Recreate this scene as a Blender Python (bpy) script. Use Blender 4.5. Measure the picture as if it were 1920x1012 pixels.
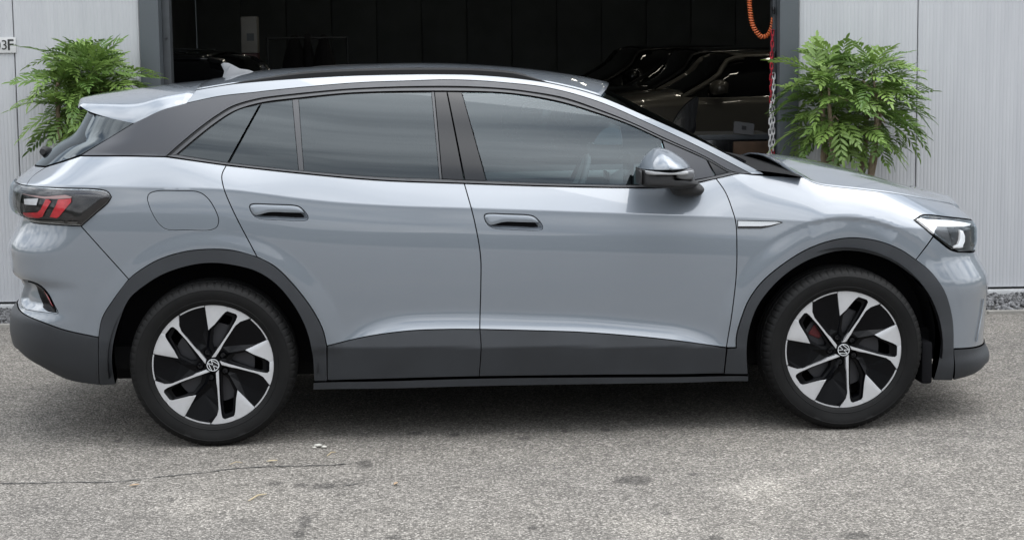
import bpy, bmesh, math, random
import numpy as np
from mathutils import Vector, Matrix
from mathutils.geometry import delaunay_2d_cdt

for _o in list(bpy.data.objects):
    bpy.data.objects.remove(_o)
SC = bpy.context.scene
COL = SC.collection
rad = math.radians

# ---------------------------------------------------------------- camera
# metres; the car stands along +X (nose at +X), its visible flank faces -Y
FPX, W_PX, H_PX = 3495.087, 1920.0, 1012.0
CAM = np.array([0.7416, -8.9082, 1.7761])
YAW, PITCH, ROLL = 0.0696, -0.1278, -0.0120
_f = np.array([math.sin(YAW) * math.cos(PITCH), math.cos(YAW) * math.cos(PITCH), math.sin(PITCH)])
_r = np.array([math.cos(YAW), -math.sin(YAW), 0.0])
_u = np.cross(_r, _f)
CR = math.cos(ROLL) * _r + math.sin(ROLL) * _u
CU = -math.sin(ROLL) * _r + math.cos(ROLL) * _u
CF = _f
cam_data = bpy.data.cameras.new('camera')
cam = bpy.data.objects.new('camera', cam_data)
COL.objects.link(cam)
cam.matrix_world = Matrix(((CR[0], CU[0], -CF[0], CAM[0]), (CR[1], CU[1], -CF[1], CAM[1]),
                           (CR[2], CU[2], -CF[2], CAM[2]), (0, 0, 0, 1)))
cam_data.sensor_fit = 'HORIZONTAL'
cam_data.sensor_width = 36.0
cam_data.lens = FPX / W_PX * 36.0
cam_data.clip_start = 0.1
cam_data.clip_end = 1500.0
SC.camera = cam

# ---------------------------------------------------------------- sky and sun
SUN_EL, SUN_AZ = rad(62), rad(104)      # azimuth measured from +Y clockwise: behind the viewer's right... high, veiled
world = bpy.data.worlds.new('World')
SC.world = world
world.use_nodes = True
wn, wl = world.node_tree.nodes, world.node_tree.links
wn.clear()
w_out = wn.new('ShaderNodeOutputWorld')
w_bg = wn.new('ShaderNodeBackground')
w_bg.inputs['Strength'].default_value = 0.115
sky = wn.new('ShaderNodeTexSky')
sky.sky_type = 'NISHITA'
sky.sun_disc = False
sky.sun_elevation = SUN_EL
sky.sun_rotation = SUN_AZ
sky.air_density = 1.2
sky.dust_density = 2.0
# cloud deck: noise over the direction projected to a flat layer
w_tc = wn.new('ShaderNodeTexCoord')
w_sep = wn.new('ShaderNodeSeparateXYZ')
wl.new(w_tc.outputs['Generated'], w_sep.inputs[0])
w_add = wn.new('ShaderNodeMath'); w_add.operation = 'ADD'; w_add.inputs[1].default_value = 0.28
w_abs = wn.new('ShaderNodeMath'); w_abs.operation = 'ABSOLUTE'
wl.new(w_sep.outputs['Z'], w_abs.inputs[0]); wl.new(w_abs.outputs[0], w_add.inputs[0])
w_dx = wn.new('ShaderNodeMath'); w_dx.operation = 'DIVIDE'
w_dy = wn.new('ShaderNodeMath'); w_dy.operation = 'DIVIDE'
wl.new(w_sep.outputs['X'], w_dx.inputs[0]); wl.new(w_add.outputs[0], w_dx.inputs[1])
wl.new(w_sep.outputs['Y'], w_dy.inputs[0]); wl.new(w_add.outputs[0], w_dy.inputs[1])
w_cmb = wn.new('ShaderNodeCombineXYZ')
wl.new(w_dx.outputs[0], w_cmb.inputs['X']); wl.new(w_dy.outputs[0], w_cmb.inputs['Y'])
w_map = wn.new('ShaderNodeMapping')
w_map.inputs['Scale'].default_value = (0.75, 0.95, 1.0)
w_map.inputs['Location'].default_value = (3.1, 0.4, 0.0)
wl.new(w_cmb.outputs[0], w_map.inputs['Vector'])
w_noise = wn.new('ShaderNodeTexNoise')
w_noise.inputs['Scale'].default_value = 2.7
w_noise.inputs['Detail'].default_value = 5.0
w_noise.inputs['Roughness'].default_value = 0.55
w_noise.inputs['Distortion'].default_value = 0.35
wl.new(w_map.outputs[0], w_noise.inputs['Vector'])
w_ramp = wn.new('ShaderNodeValToRGB')
e = w_ramp.color_ramp.elements
e[0].position = 0.36; e[0].color = (3.3, 3.8, 4.5, 1)
e[1].position = 0.66; e[1].color = (14.8, 15.0, 15.2, 1)
e2 = w_ramp.color_ramp.elements.new(0.5); e2.color = (9.3, 9.6, 9.9, 1)
wl.new(w_noise.outputs['Fac'], w_ramp.inputs['Fac'])
w_mix = wn.new('ShaderNodeMix'); w_mix.data_type = 'RGBA'
w_mix.inputs['Factor'].default_value = 0.86
wl.new(sky.outputs['Color'], w_mix.inputs['A'])
wl.new(w_ramp.outputs['Color'], w_mix.inputs['B'])
# an overcast sky is brightest overhead and dims evenly towards the horizon
w_mr = wn.new('ShaderNodeMapRange')
w_mr.inputs['From Min'].default_value = 0.0; w_mr.inputs['From Max'].default_value = 1.0
w_mr.inputs['To Min'].default_value = 0.36; w_mr.inputs['To Max'].default_value = 1.50
wl.new(w_sep.outputs['Z'], w_mr.inputs['Value'])
w_mul = wn.new('ShaderNodeVectorMath'); w_mul.operation = 'SCALE'
wl.new(w_mix.outputs['Result'], w_mul.inputs[0]); wl.new(w_mr.outputs[0], w_mul.inputs['Scale'])
wl.new(w_mul.outputs[0], w_bg.inputs['Color'])
wl.new(w_bg.outputs[0], w_out.inputs['Surface'])

sun_l = bpy.data.lights.new('sun', 'SUN')
sun_l.energy = 0.65
sun_l.angle = rad(60)
sun_l.color = (1.0, 0.985, 0.965)
sun = bpy.data.objects.new('sun', sun_l)
COL.objects.link(sun)
_sd = Vector((math.sin(SUN_AZ) * math.cos(SUN_EL), math.cos(SUN_AZ) * math.cos(SUN_EL), math.sin(SUN_EL)))
sun.rotation_euler = _sd.to_track_quat('Z', 'Y').to_euler()
sun.location = (0, -5, 30)

SC.view_settings.view_transform = 'Standard'
SC.view_settings.look = 'None'
SC.view_settings.gamma = 1.0
SC.view_settings.exposure = 1.22
SC.view_settings.use_curve_mapping = False
SC.render.engine = 'CYCLES'
SC.render.resolution_x = 1024
SC.render.resolution_y = 539

# ---------------------------------------------------------------- survey helpers (photo measurement -> metres)
def ray(u, v):
    return CR * ((u - 960) / FPX) - CU * ((v - 506) / FPX) + CF

def on_y(u, v, y):
    "point at depth plane y measured in the photograph"
    d = ray(u, v); t = (y - CAM[1]) / d[1]
    return CAM + t * d

def on_z(u, v, z=0.0):
    d = ray(u, v); t = (z - CAM[2]) / d[2]
    return CAM + t * d

def project(P):
    q = np.asarray(P) - CAM
    w = q @ CF
    return np.stack([960 + FPX * (q @ CR) / w, 506 - FPX * (q @ CU) / w], -1)

# ---------------------------------------------------------------- scene helpers
def link(o, parent=None):
    COL.objects.link(o)
    if parent is not None:
        o.parent = parent
    return o

def tag(o, label=None, cat=None, group=None, kind=None):
    if label: o['label'] = label
    if cat: o['category'] = cat
    if group: o['group'] = group
    if kind: o['kind'] = kind
    return o

def empty(name, loc=(0, 0, 0), rz=0, parent=None):
    o = bpy.data.objects.new(name, None)
    o.empty_display_size = 0.1
    o.location = loc
    o.rotation_euler = (0, 0, rz)
    return link(o, parent)

def mesh_obj(name, verts, faces, mat, parent=None, smooth=False, normals=None, auto=None):
    me = bpy.data.meshes.new(name)
    me.from_pydata([tuple(map(float, v)) for v in verts], [], [tuple(map(int, f)) for f in faces])
    me.materials.append(mat)
    me.update()
    if smooth or normals is not None:
        me.polygons.foreach_set('use_smooth', [True] * len(me.polygons))
    if normals is not None:
        me.normals_split_custom_set_from_vertices([tuple(map(float, n)) for n in normals])
    elif auto is not None:
        me.set_sharp_from_angle(angle=rad(auto))
    return link(bpy.data.objects.new(name, me), parent)

def bm_obj(name, bm, mat, parent=None, smooth=False, auto=None):
    me = bpy.data.meshes.new(name)
    bmesh.ops.recalc_face_normals(bm, faces=bm.faces)
    bm.to_mesh(me); bm.free()
    me.materials.append(mat)
    if smooth or auto is not None:
        me.polygons.foreach_set('use_smooth', [True] * len(me.polygons))
    if auto is not None:
        me.set_sharp_from_angle(angle=rad(auto))
    return link(bpy.data.objects.new(name, me), parent)

def bm_box(bm, c, s, rot=None):
    m = Matrix.Translation(c) @ (rot.to_4x4() if rot is not None else Matrix.Identity(4)) @ Matrix.Diagonal((s[0], s[1], s[2], 1))
    return bmesh.ops.create_cube(bm, size=1.0, matrix=m)['verts']

def box(name, c, s, mat, parent=None, bevel=0.0):
    bm = bmesh.new()
    bm_box(bm, c, s)
    if bevel:
        bmesh.ops.bevel(bm, geom=list(bm.edges), offset=bevel, segments=2, profile=0.6, affect='EDGES')
    return bm_obj(name, bm, mat, parent, auto=35)

def tube_geo(path, r, seg=8, closed=False):
    "verts, faces of a tube along path; r scalar or list"
    path = [Vector(p) for p in path]; n = len(path)
    rs = r if hasattr(r, '__len__') else [r] * n
    V, F = [], []
    ref = Vector((0, 0, 1))
    prev = None
    for i, p in enumerate(path):
        a = path[(i - 1) % n] if (closed or i > 0) else path[i]
        b = path[(i + 1) % n] if (closed or i < n - 1) else path[i]
        t = (b - a).normalized()
        if prev is None:
            x = t.cross(ref)
            if x.length < 1e-3: x = t.cross(Vector((1, 0, 0)))
            x.normalize()
        else:
            x = (prev - t * prev.dot(t)).normalized()
        prev = x
        y = t.cross(x)
        for k in range(seg):
            a_ = 2 * math.pi * k / seg
            V.append(p + (x * math.cos(a_) + y * math.sin(a_)) * rs[i])
    m = n if closed else n - 1
    for i in range(m):
        j = (i + 1) % n
        for k in range(seg):
            k2 = (k + 1) % seg
            F.append((i * seg + k, i * seg + k2, j * seg + k2, j * seg + k))
    if not closed:
        F.append(tuple(range(seg))[::-1]); F.append(tuple((n - 1) * seg + k for k in range(seg)))
    return V, F

def tube(name, path, r, mat, parent=None, seg=8, closed=False):
    V, F = tube_geo(path, r, seg, closed)
    return mesh_obj(name, V, F, mat, parent, smooth=True, auto=50)

def lathe(name, prof, mat, parent=None, seg=64, auto=30, closed_prof=False):
    "profile (r, y) turned about the local Y axis"
    V, F = [], []
    n = len(prof)
    for i in range(seg):
        a = 2 * math.pi * i / seg
        for (r, y) in prof:
            V.append((r * math.cos(a), y, r * math.sin(a)))
    for i in range(seg):
        j = (i + 1) % seg
        for k in range(n if closed_prof else n - 1):
            k2 = (k + 1) % n
            F.append((i * n + k, i * n + k2, j * n + k2, j * n + k))
    bm = bmesh.new()
    vs = [bm.verts.new(v) for v in V]
    for f in F:
        try: bm.faces.new([vs[i] for i in f])
        except ValueError: pass
    bmesh.ops.remove_doubles(bm, verts=bm.verts, dist=1e-5)
    return bm_obj(name, bm, mat, parent, auto=auto)

def plate(name, poly, y0, y1, mat, parent=None, bevel=0.0, auto=30):
    "flat XZ outline given thickness from y0 (front, smaller y) to y1"
    bm = bmesh.new()
    a = [bm.verts.new((p[0], y0, p[1])) for p in poly]
    b = [bm.verts.new((p[0], y1, p[1])) for p in poly]
    n = len(poly)
    f0 = bm.faces.new(a); bm.faces.new(b[::-1])
    for i in range(n):
        bm.faces.new((a[i], b[i], b[(i + 1) % n], a[(i + 1) % n]))
    if bevel:
        bmesh.ops.bevel(bm, geom=list(f0.edges), offset=bevel, segments=2, profile=0.6, affect='EDGES')
    bmesh.ops.triangulate(bm, faces=[f for f in bm.faces if len(f.verts) > 4])
    return bm_obj(name, bm, mat, parent, auto=auto)

# ---------------------------------------------------------------- materials
def new_mat(name):
    m = bpy.data.materials.new(name)
    m.use_nodes = True
    nt = m.node_tree
    b = nt.nodes['Principled BSDF']
    return m, nt.nodes, nt.links, b

def simple(name, col, rough=0.5, metal=0.0, coat=0.0, spec=0.5, var=0.0, vscale=6.0, bump=0.0, bscale=200.0, coat_rough=0.03, rvar=0.0, detail=5):
    m, N, L, b = new_mat(name)
    b.inputs['Base Color'].default_value = (*col, 1)
    b.inputs['Roughness'].default_value = rough
    b.inputs['Metallic'].default_value = metal
    b.inputs['Coat Weight'].default_value = coat
    b.inputs['Coat Roughness'].default_value = coat_rough
    b.inputs['Specular IOR Level'].default_value = spec
    if var or bump or rvar:
        tc = N.new('ShaderNodeTexCoord')
        if var or rvar:
            no = N.new('ShaderNodeTexNoise'); no.inputs['Scale'].default_value = vscale; no.inputs['Detail'].default_value = detail
            L.new(tc.outputs['Object'], no.inputs['Vector'])
            if var:
                r = N.new('ShaderNodeValToRGB')
                r.color_ramp.elements[0].position = 0.3; r.color_ramp.elements[1].position = 0.7
                r.color_ramp.elements[0].color = (*[c * (1 - var) for c in col], 1)
                r.color_ramp.elements[1].color = (*[min(1, c * (1 + var)) for c in col], 1)
                L.new(no.outputs['Fac'], r.inputs['Fac']); L.new(r.outputs['Color'], b.inputs['Base Color'])
            if rvar:
                mr = N.new('ShaderNodeMapRange')
                mr.inputs['From Min'].default_value = 0.3; mr.inputs['From Max'].default_value = 0.7
                mr.inputs['To Min'].default_value = max(0, rough - rvar); mr.inputs['To Max'].default_value = rough + rvar
                L.new(no.outputs['Fac'], mr.inputs['Value']); L.new(mr.outputs[0], b.inputs['Roughness'])
        if bump:
            nb = N.new('ShaderNodeTexNoise'); nb.inputs['Scale'].default_value = bscale; nb.inputs['Detail'].default_value = 3
            bp = N.new('ShaderNodeBump'); bp.inputs['Strength'].default_value = bump; bp.inputs['Distance'].default_value = 0.002
            L.new(tc.outputs['Object'], nb.inputs['Vector']); L.new(nb.outputs['Fac'], bp.inputs['Height']); L.new(bp.outputs[0], b.inputs['Normal'])
    return m

def glass_mat(name, tint, refl_ior=1.6, gain=1.0, rough=0.0):
    m, N, L, b = new_mat(name)
    N.remove(b)
    out = N['Material Output']
    tr = N.new('ShaderNodeBsdfTransparent'); tr.inputs['Color'].default_value = (*tint, 1)
    gl = N.new('ShaderNodeBsdfGlossy'); gl.inputs['Roughness'].default_value = rough
    gl.inputs['Color'].default_value = (.86, .95, 1, 1)
    fr = N.new('ShaderNodeFresnel'); fr.inputs['IOR'].default_value = refl_ior
    mu = N.new('ShaderNodeMath'); mu.operation = 'MULTIPLY'; mu.inputs[1].default_value = gain; mu.use_clamp = True
    mx = N.new('ShaderNodeMixShader')
    L.new(fr.outputs[0], mu.inputs[0]); L.new(mu.outputs[0], mx.inputs['Fac'])
    L.new(tr.outputs[0], mx.inputs[1]); L.new(gl.outputs[0], mx.inputs[2]); L.new(mx.outputs[0], out.inputs['Surface'])
    return m

M = {}
M['paint'] = simple('grey_blue_paint', (0.148, 0.168, 0.193), rough=0.34, metal=0.25, coat=1.0, spec=0.4, var=0.015, vscale=3.0, coat_rough=.015)
M['paint'].node_tree.nodes['Principled BSDF'].inputs['Coat IOR'].default_value = 1.78
M['satin_black'] = simple('satin_black_trim', (0.026, 0.0278, 0.034), rough=0.34, spec=0.6, rvar=0.04, vscale=20)
M['cladding'] = simple('grained_dark_plastic', (0.0195, 0.0218, 0.0255), rough=0.55, spec=0.45, var=0.16, vscale=5, bump=0.15, bscale=900)
M['gloss_black'] = simple('gloss_black', (0.005, 0.0052, 0.0065), rough=0.12, spec=0.45)
M['rail'] = simple('roof_rail_black', (0.008, 0.0082, 0.009), rough=0.5, spec=0.25)
M['rubber'] = simple('seal_rubber', (0.012, 0.012, 0.013), rough=0.7)
M['trim'] = simple('dark_satin_moulding', (0.052, 0.053, 0.056), rough=0.36, metal=0.25)
M['void'] = simple('underbody_black', (0.006, 0.006, 0.007), rough=0.9, spec=0.1)
M['under'] = simple('underbody_plastic', (0.007, 0.007, 0.0075), rough=0.85, spec=0.15)
M['glass_dark'] = glass_mat('privacy_glass', (0.06, 0.07, 0.075), 1.62, 1.0)
M['glass'] = glass_mat('green_tint_glass', (0.58, 0.69, 0.70), 1.66, 1.0)
M['lens'] = glass_mat('clear_lens', (0.95, 0.96, 0.97), 1.45, 1.0)
M['cover'] = glass_mat('lamp_cover', (0.95, 0.94, 0.94), 1.4, 0.7)
M['chrome'] = simple('brushed_chrome', (0.60, 0.61, 0.63), rough=0.16, metal=1.0)
M['white_lens'] = simple('white_reflector', (0.62, 0.63, 0.64), rough=0.2, coat=0.5)
M['daylight'] = simple('daylight_strip', (0.62, 0.63, 0.64), rough=0.2)
M['daylight'].node_tree.nodes['Principled BSDF'].inputs['Emission Color'].default_value = (.95, .97, 1, 1)
M['daylight'].node_tree.nodes['Principled BSDF'].inputs['Emission Strength'].default_value = 0.22
M['red_lens'] = simple('red_lens', (0.42, 0.012, 0.022), rough=0.12, coat=1.0)
M['smoke_lens'] = simple('smoked_lens', (0.012, 0.011, 0.012), rough=0.10, coat=0.3, spec=0.6)
M['machined'] = simple('machined_alloy', (0.52, 0.525, 0.54), rough=0.30, metal=0.5, var=0.03, vscale=40)
M['wheel_black'] = simple('wheel_gloss_black', (0.0022, 0.0023, 0.0030), rough=0.24, coat=0.0, spec=0.13)
M['bolt'] = simple('bolt_black', (0.02, 0.02, 0.022), rough=0.35, metal=0.6)
M['white_badge'] = simple('white_badge', (0.50, 0.51, 0.52), rough=0.25)
M['steel'] = simple('brake_steel', (0.05, 0.05, 0.055), rough=0.5, metal=0.6)
M['red_caliper'] = simple('red_brake_caliper', (0.10, 0.007, 0.011), rough=0.4)
M['seat'] = simple('dark_seat_fabric', (0.085, 0.088, 0.09), rough=0.85, var=0.2, vscale=30)
M['dash'] = simple('dash_plastic', (0.06, 0.062, 0.066), rough=0.6)
M['light_int'] = simple('pale_cabin_trim', (0.22, 0.23, 0.23), rough=0.6)

def tyre_mat():
    m, N, L, b = new_mat('tyre_rubber')
    b.inputs['Roughness'].default_value = 0.62
    b.inputs['Specular IOR Level'].default_value = 0.17
    tc = N.new('ShaderNodeTexCoord')
    no = N.new('ShaderNodeTexNoise'); no.inputs['Scale'].default_value = 9; no.inputs['Detail'].default_value = 8; no.inputs['Roughness'].default_value = 0.65
    r = N.new('ShaderNodeValToRGB')
    r.color_ramp.elements[0].position = 0.35; r.color_ramp.elements[0].color = (0.004, 0.004, 0.0042, 1)
    r.color_ramp.elements[1].position = 0.72; r.color_ramp.elements[1].color = (0.0075, 0.0074, 0.0072, 1)
    L.new(tc.outputs['Object'], no.inputs['Vector']); L.new(no.outputs['Fac'], r.inputs['Fac']); L.new(r.outputs[0], b.inputs['Base Color'])
    return m
M['tyre'] = tyre_mat()

# ---------------------------------------------------------------- body surface of the car
def crspline(P, step):
    "Catmull-Rom through the points, resampled evenly"
    P = np.asarray(P, float)
    if len(P) == 1: return P
    if len(P) == 2:
        n = max(1, int(round(np.linalg.norm(P[1] - P[0]) / step)))
        return P[0] + (P[1] - P[0]) * np.linspace(0, 1, n + 1)[:, None]
    Q = np.vstack([2 * P[0] - P[1], P, 2 * P[-1] - P[-2]])
    out = []
    for i in range(1, len(Q) - 2):
        p0, p1, p2, p3 = Q[i - 1], Q[i], Q[i + 1], Q[i + 2]
        # centripetal parametrisation keeps uneven points from overshooting
        t0 = 0; t1 = t0 + max(1e-9, np.linalg.norm(p1 - p0)) ** .5; t2 = t1 + max(1e-9, np.linalg.norm(p2 - p1)) ** .5; t3 = t2 + max(1e-9, np.linalg.norm(p3 - p2)) ** .5
        t = np.linspace(t1, t2, 24, endpoint=False)[:, None]
        A1 = (t1 - t) / (t1 - t0) * p0 + (t - t0) / (t1 - t0) * p1
        A2 = (t2 - t) / (t2 - t1) * p1 + (t - t1) / (t2 - t1) * p2
        A3 = (t3 - t) / (t3 - t2) * p2 + (t - t2) / (t3 - t2) * p3
        B1 = (t2 - t) / (t2 - t0) * A1 + (t - t0) / (t2 - t0) * A2
        B2 = (t3 - t) / (t3 - t1) * A2 + (t - t1) / (t3 - t1) * A3
        out.append((t2 - t) / (t2 - t1) * B1 + (t - t1) / (t2 - t1) * B2)
    out = np.vstack(out + [P[-1:]])
    d = np.r_[0, np.cumsum(np.linalg.norm(np.diff(out, axis=0), axis=1))]
    n = max(1, int(round(d[-1] / step)))
    t = np.linspace(0, d[-1], n + 1)
    return np.stack([np.interp(t, d, out[:, k]) for k in range(out.shape[1])], -1)

class Curve1:
    "smooth y(x) through knots"
    def __init__(self, pts, smooth=0.03):
        pts = sorted(pts)
        c = crspline(pts, 0.01)
        self.x = np.arange(c[0, 0], c[-1, 0] + 1e-9, 0.004)
        y = np.interp(self.x, c[:, 0], c[:, 1])
        k = max(1, int(smooth / 0.004))
        if k > 1:
            yp = np.r_[2 * y[0] - y[k:0:-1], y, 2 * y[-1] - y[-2:-k - 2:-1]]
            ker = np.hanning(2 * k + 1); ker /= ker.sum()
            y = np.convolve(yp, ker, 'same')[k:-k]
        self.y = y
        self.s0 = (y[1] - y[0]) / 0.004; self.s1 = (y[-1] - y[-2]) / 0.004
    def __call__(self, x):
        x = np.asarray(x, float)
        r = np.interp(x, self.x, self.y)
        r = np.where(x < self.x[0], self.y[0] + (x - self.x[0]) * self.s0, r)
        return np.where(x > self.x[-1], self.y[-1] + (x - self.x[-1]) * self.s1, r)

def px_curve(pts):
    return Curve1([(lambda q: (q[0], q[2]))(on_y(u, v, y)) for (u, v, y) in pts])

def sstep(a, b, x):
    t = np.clip((x - a) / (b - a), 0, 1)
    return t * t * (3 - 2 * t)

WB, HUBZ = 2.766, 0.358
# shoulder crease and belt line heights along the car
ZC = px_curve([(50, 347, -.76), (128, 349, -.86), (257, 351.5, -.875), (421, 355, -.885), (500, 364, -.885), (560, 372, -.885), (635, 379.5, -.885), (748, 386, -.885),
               (880, 390, -.885), (1000, 394, -.885), (1280, 404, -.88), (1376, 408, -.88), (1500, 414, -.875), (1620, 421, -.87), (1720, 428, -.84)])
ZBELT = px_curve([(90, 312, -.66), (152, 292, -.75), (230, 291.5, -.78), (311, 293.5, -.80), (421, 309, -.825), (568, 325, -.84), (712, 338, -.845), (870, 344, -.85),
                  (1027, 349, -.85), (1199, 352, -.84), (1260, 350, -.835), (1315, 341, -.82), (1387, 325, -.79), (1440, 328, -.77), (1508, 334, -.745), (1547, 347, -.74),
                  (1613, 355, -.73), (1670, 361.7, -.71), (1747, 375, -.68), (1783, 382, -.64)])
WC = Curve1([(-1.1, .78), (-.75, .825), (-.5, .852), (0, .870), (.5, .878), (1.1, .881), (1.8, .880), (2.3, .876), (2.8, .868), (3.2, .846), (3.6, .80)], .1)
WBELT = Curve1([(-1.0, .66), (-.75, .715), (-.5, .76), (-.2, .793), (.3, .817), (1.1, .820), (1.8, .815), (2.2, .798), (2.45, .778), (2.65, .755), (3.0, .735), (3.3, .68), (3.5, .62)], .08)
KSH = Curve1([(-1, .75), (.3, .9), (2.0, .92), (2.5, .6), (3.5, .4)], .1)
# cladding top line and cladding crease between the axles, lower trim line on the bumpers
ZT = px_curve([(21, 580, -.70), (71, 600, -.82), (124, 619, -.88), (185, 632, -.91), (400, 645, -.92), (614, 648, -.92), (691, 630, -.92), (766, 620, -.92), (841, 617, -.92), (900, 617, -.92),
               (1000, 619.5, -.92), (1100, 623, -.92), (1250, 636, -.92), (1362, 651, -.92), (1580, 655, -.92), (1787, 653, -.90), (1845, 643, -.72)])
ZK = px_curve([(21, 590, -.70), (185, 640, -.91), (614, 651.5, -.93), (900, 650.5, -.93), (1362, 652, -.93), (1787, 672, -.90), (1845, 665, -.72)])
# slope below the crease, integrated
_dz = np.arange(0, 1.2, 0.002)
_th = np.interp(_dz, [0, .03, .07, .12, .20, .30, .40, .50, 1.2], [5.5, 7.0, 6.4, 4.4, 2.4, 0.8, -0.4, -1.0, -1.5])
_th = np.convolve(np.r_[[5.5] * 15, _th, [_th[-1]] * 15], np.hanning(31) / np.hanning(31).sum(), 'same')[15:-15]
_W1 = np.r_[0, np.cumsum(np.tan(np.radians(_th)) * 0.002)[:-1]]
_dh = np.arange(0, 0.13, 0.001)
_tf = 27 * np.clip(1 - _dh / 0.11, 0, 1) ** 1.6
_F1 = np.cumsum(np.tan(np.radians(_tf))[::-1] * 0.001)[::-1]

def S0(x, z):
    "half width of the body at side-view position (x, z), without the wheel-arch flats"
    x = np.asarray(x, float); z = np.asarray(z, float)
    zc, zb, wc, wb = ZC(x), ZBELT(x), WC(x), WBELT(x)
    # below the crease
    w_low = wc + np.interp(zc - z, _dz, _W1)
    zt, zk = ZT(x), ZK(x)
    amp = sstep(.45, .85, x) * (1 - sstep(2.0, 2.35, x))
    w_low = w_low + amp * np.where(z > zt, np.interp(z - zt, _dh, _F1), _F1[0])
    mid = sstep(.3, .5, x) * (1 - sstep(2.25, 2.4, x))
    band = np.clip(np.minimum(zt - z, zt - zk), 0, None)
    below = np.clip(zk - z, 0, None)
    w_low = w_low + mid * (.20 * band - .22 * below)
    ends = 1 - mid
    be = np.clip(zt - .015 - z, 0, None)
    w_low = w_low + ends * (-.10 * be - .9 * be ** 2)
    # shoulder
    u = np.clip((z - zc) / np.maximum(zb - zc, .02), 0, 1.6)
    k = KSH(x)
    w_sh = wc - (wc - wb) * (k * u + (1 - k) * u ** 2.3)
    # greenhouse
    d = np.clip(z - zb, 0, None)
    w_gr = wb - .26 * d - .50 * d * d - 2.5 * np.clip(d - .43, 0, None) ** 2
    gh = 1 - sstep(2.40, 2.55, x)
    w_top = np.where(z > zb, np.where(gh > 0, w_gr * gh + w_sh * (1 - gh), w_sh), w_sh)
    w = np.where(z <= zc, w_low, w_top)
    return w

def S(x, z):
    "half width with the flat band that rings each wheel opening"
    x = np.asarray(x, float); z = np.asarray(z, float)
    x, z = np.broadcast_arrays(x, z)
    w = S0(x, z)
    for cx in (0.0, WB):
        dx, dz = x - cx, z - HUBZ
        r = np.maximum(np.hypot(dx, dz), .05)
        k = np.maximum(.595 / r, 1.0)
        wr = S0(cx + dx * k, HUBZ + dz * k) + .006 * (1 - sstep(.50, .60, r))
        b = (1 - sstep(.57, .60, r)) * sstep(.05, .30, dz / r)
        w = w * (1 - b) + wr * b
    return w

# plan-view end caps (superellipse) with heights taken from the outline of nose and tail
NSE = 3.0
_ph = np.linspace(0, 1, 4001) ** 1.0 * math.pi / 2
_X = np.sin(_ph) ** (2 / NSE); _Wn = np.cos(_ph) ** (2 / NSE)
def _cap_table(L, Wd):
    d = np.hypot(np.diff(_X) * L, np.diff(_Wn) * Wd)
    s = np.r_[0, np.cumsum(d)]
    return s / s[-1], s[-1]
LR, LF = 0.40, 0.55
_tR, ARCR = _cap_table(LR, .80)
_tF, ARCF = _cap_table(LF, .80)

class Ends:
    XR = None; XF = None

def B(s, z):
    "surface point for unwrapped position s and height z (near side, y < 0)"
    s = np.asarray(s, float); z = np.asarray(z, float)
    s, z = np.broadcast_arrays(s, z)
    xr = Ends.XR(z); xf = Ends.XF(z)
    r0 = xr + LR; f0 = xf - LF
    qr = np.clip((r0 - s) / ARCR, 0, 1); qf = np.clip((s - f0) / ARCF, 0, 1)
    x = np.where(qr > 0, r0 - LR * np.interp(qr, _tR, _X), np.where(qf > 0, f0 + LF * np.interp(qf, _tF, _X), s))
    wn = np.where(qr > 0, np.interp(qr, _tR, _Wn), np.where(qf > 0, np.interp(qf, _tF, _Wn), 1.0))
    return np.stack([x, -S(x, z) * wn, z], -1)

def fit_ends():
    rear = [(165, 209), (141, 250), (113, 268), (67, 309), (31, 338), (26, 362), (27, 385), (37, 399), (33, 421), (15.4, 457), (17, 480), (23, 509), (40, 521), (37, 545), (34, 568), (23, 582), (20, 600), (21, 624), (32, 653), (71, 681)]
    front = [(1790, 385), (1822, 412), (1827, 440), (1828, 470), (1840, 493), (1852, 518), (1850, 560), (1847, 600), (1845, 643), (1853.5, 661), (1850, 680), (1828, 699)]
    res = {}
    for key, pts, sgn in (('R', rear, -1), ('F', front, 1)):
        zs, xs = [], []
        for (u, v) in pts:
            p = on_y(u, v, -.55); x0, z0 = p[0], p[2]
            for it in range(12):
                L = LR if sgn < 0 else LF
                xx = (x0 + L) - L * _X if sgn < 0 else (x0 - L) + L * _X
                P = np.stack([xx, -S(xx, np.full_like(xx, z0)) * _Wn, np.full_like(xx, z0)], -1)
                uv = project(P)
                i = np.argmin(uv[:, 0]) if sgn < 0 else np.argmax(uv[:, 0])
                x0 += (u - uv[i, 0]) / 410 * .8
                z0 -= (v - uv[i, 1]) / 410 * .8
            zs.append(z0); xs.append(x0)
        o = np.argsort(zs)
        res[key] = Curve1([(zs[i], xs[i]) for i in o], .02)
    Ends.XR, Ends.XF = res['R'], res['F']
fit_ends()

def px2sz(u, v, s0=None):
    "surface coordinates of a photographed body point (on_y first guess, then Newton)"
    p = on_y(u, v, -.8)
    q = np.array([p[0] if s0 is None else s0, p[2]])
    best = (1e9, q)
    for it in range(40):
        P = B(q[0], q[1]); e = project(P) - np.array([u, v])
        n = np.hypot(*e)
        if n < best[0]: best = (n, q.copy())
        if n < .02: break
        h = 1e-3
        J = np.stack([(project(B(q[0] + h, q[1])) - project(P)) / h, (project(B(q[0], q[1] + h)) - project(P)) / h], -1)
        st = np.linalg.solve(J.T @ J + 4.0 * np.eye(2), -J.T @ e)
        q = q + np.clip(st, -.08, .08)
    return best[1]

def CENT_R(z): return np.array([float(Ends.XR(z)) + LR - ARCR, z])
def CENT_F(z): return np.array([float(Ends.XF(z)) - LF + ARCF, z])

def seg(*pts):
    "outline piece: tuples are photo measurements, arrays are surface coordinates"
    return [px2sz(*p) if isinstance(p, tuple) else np.asarray(p, float) for p in pts]

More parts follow.
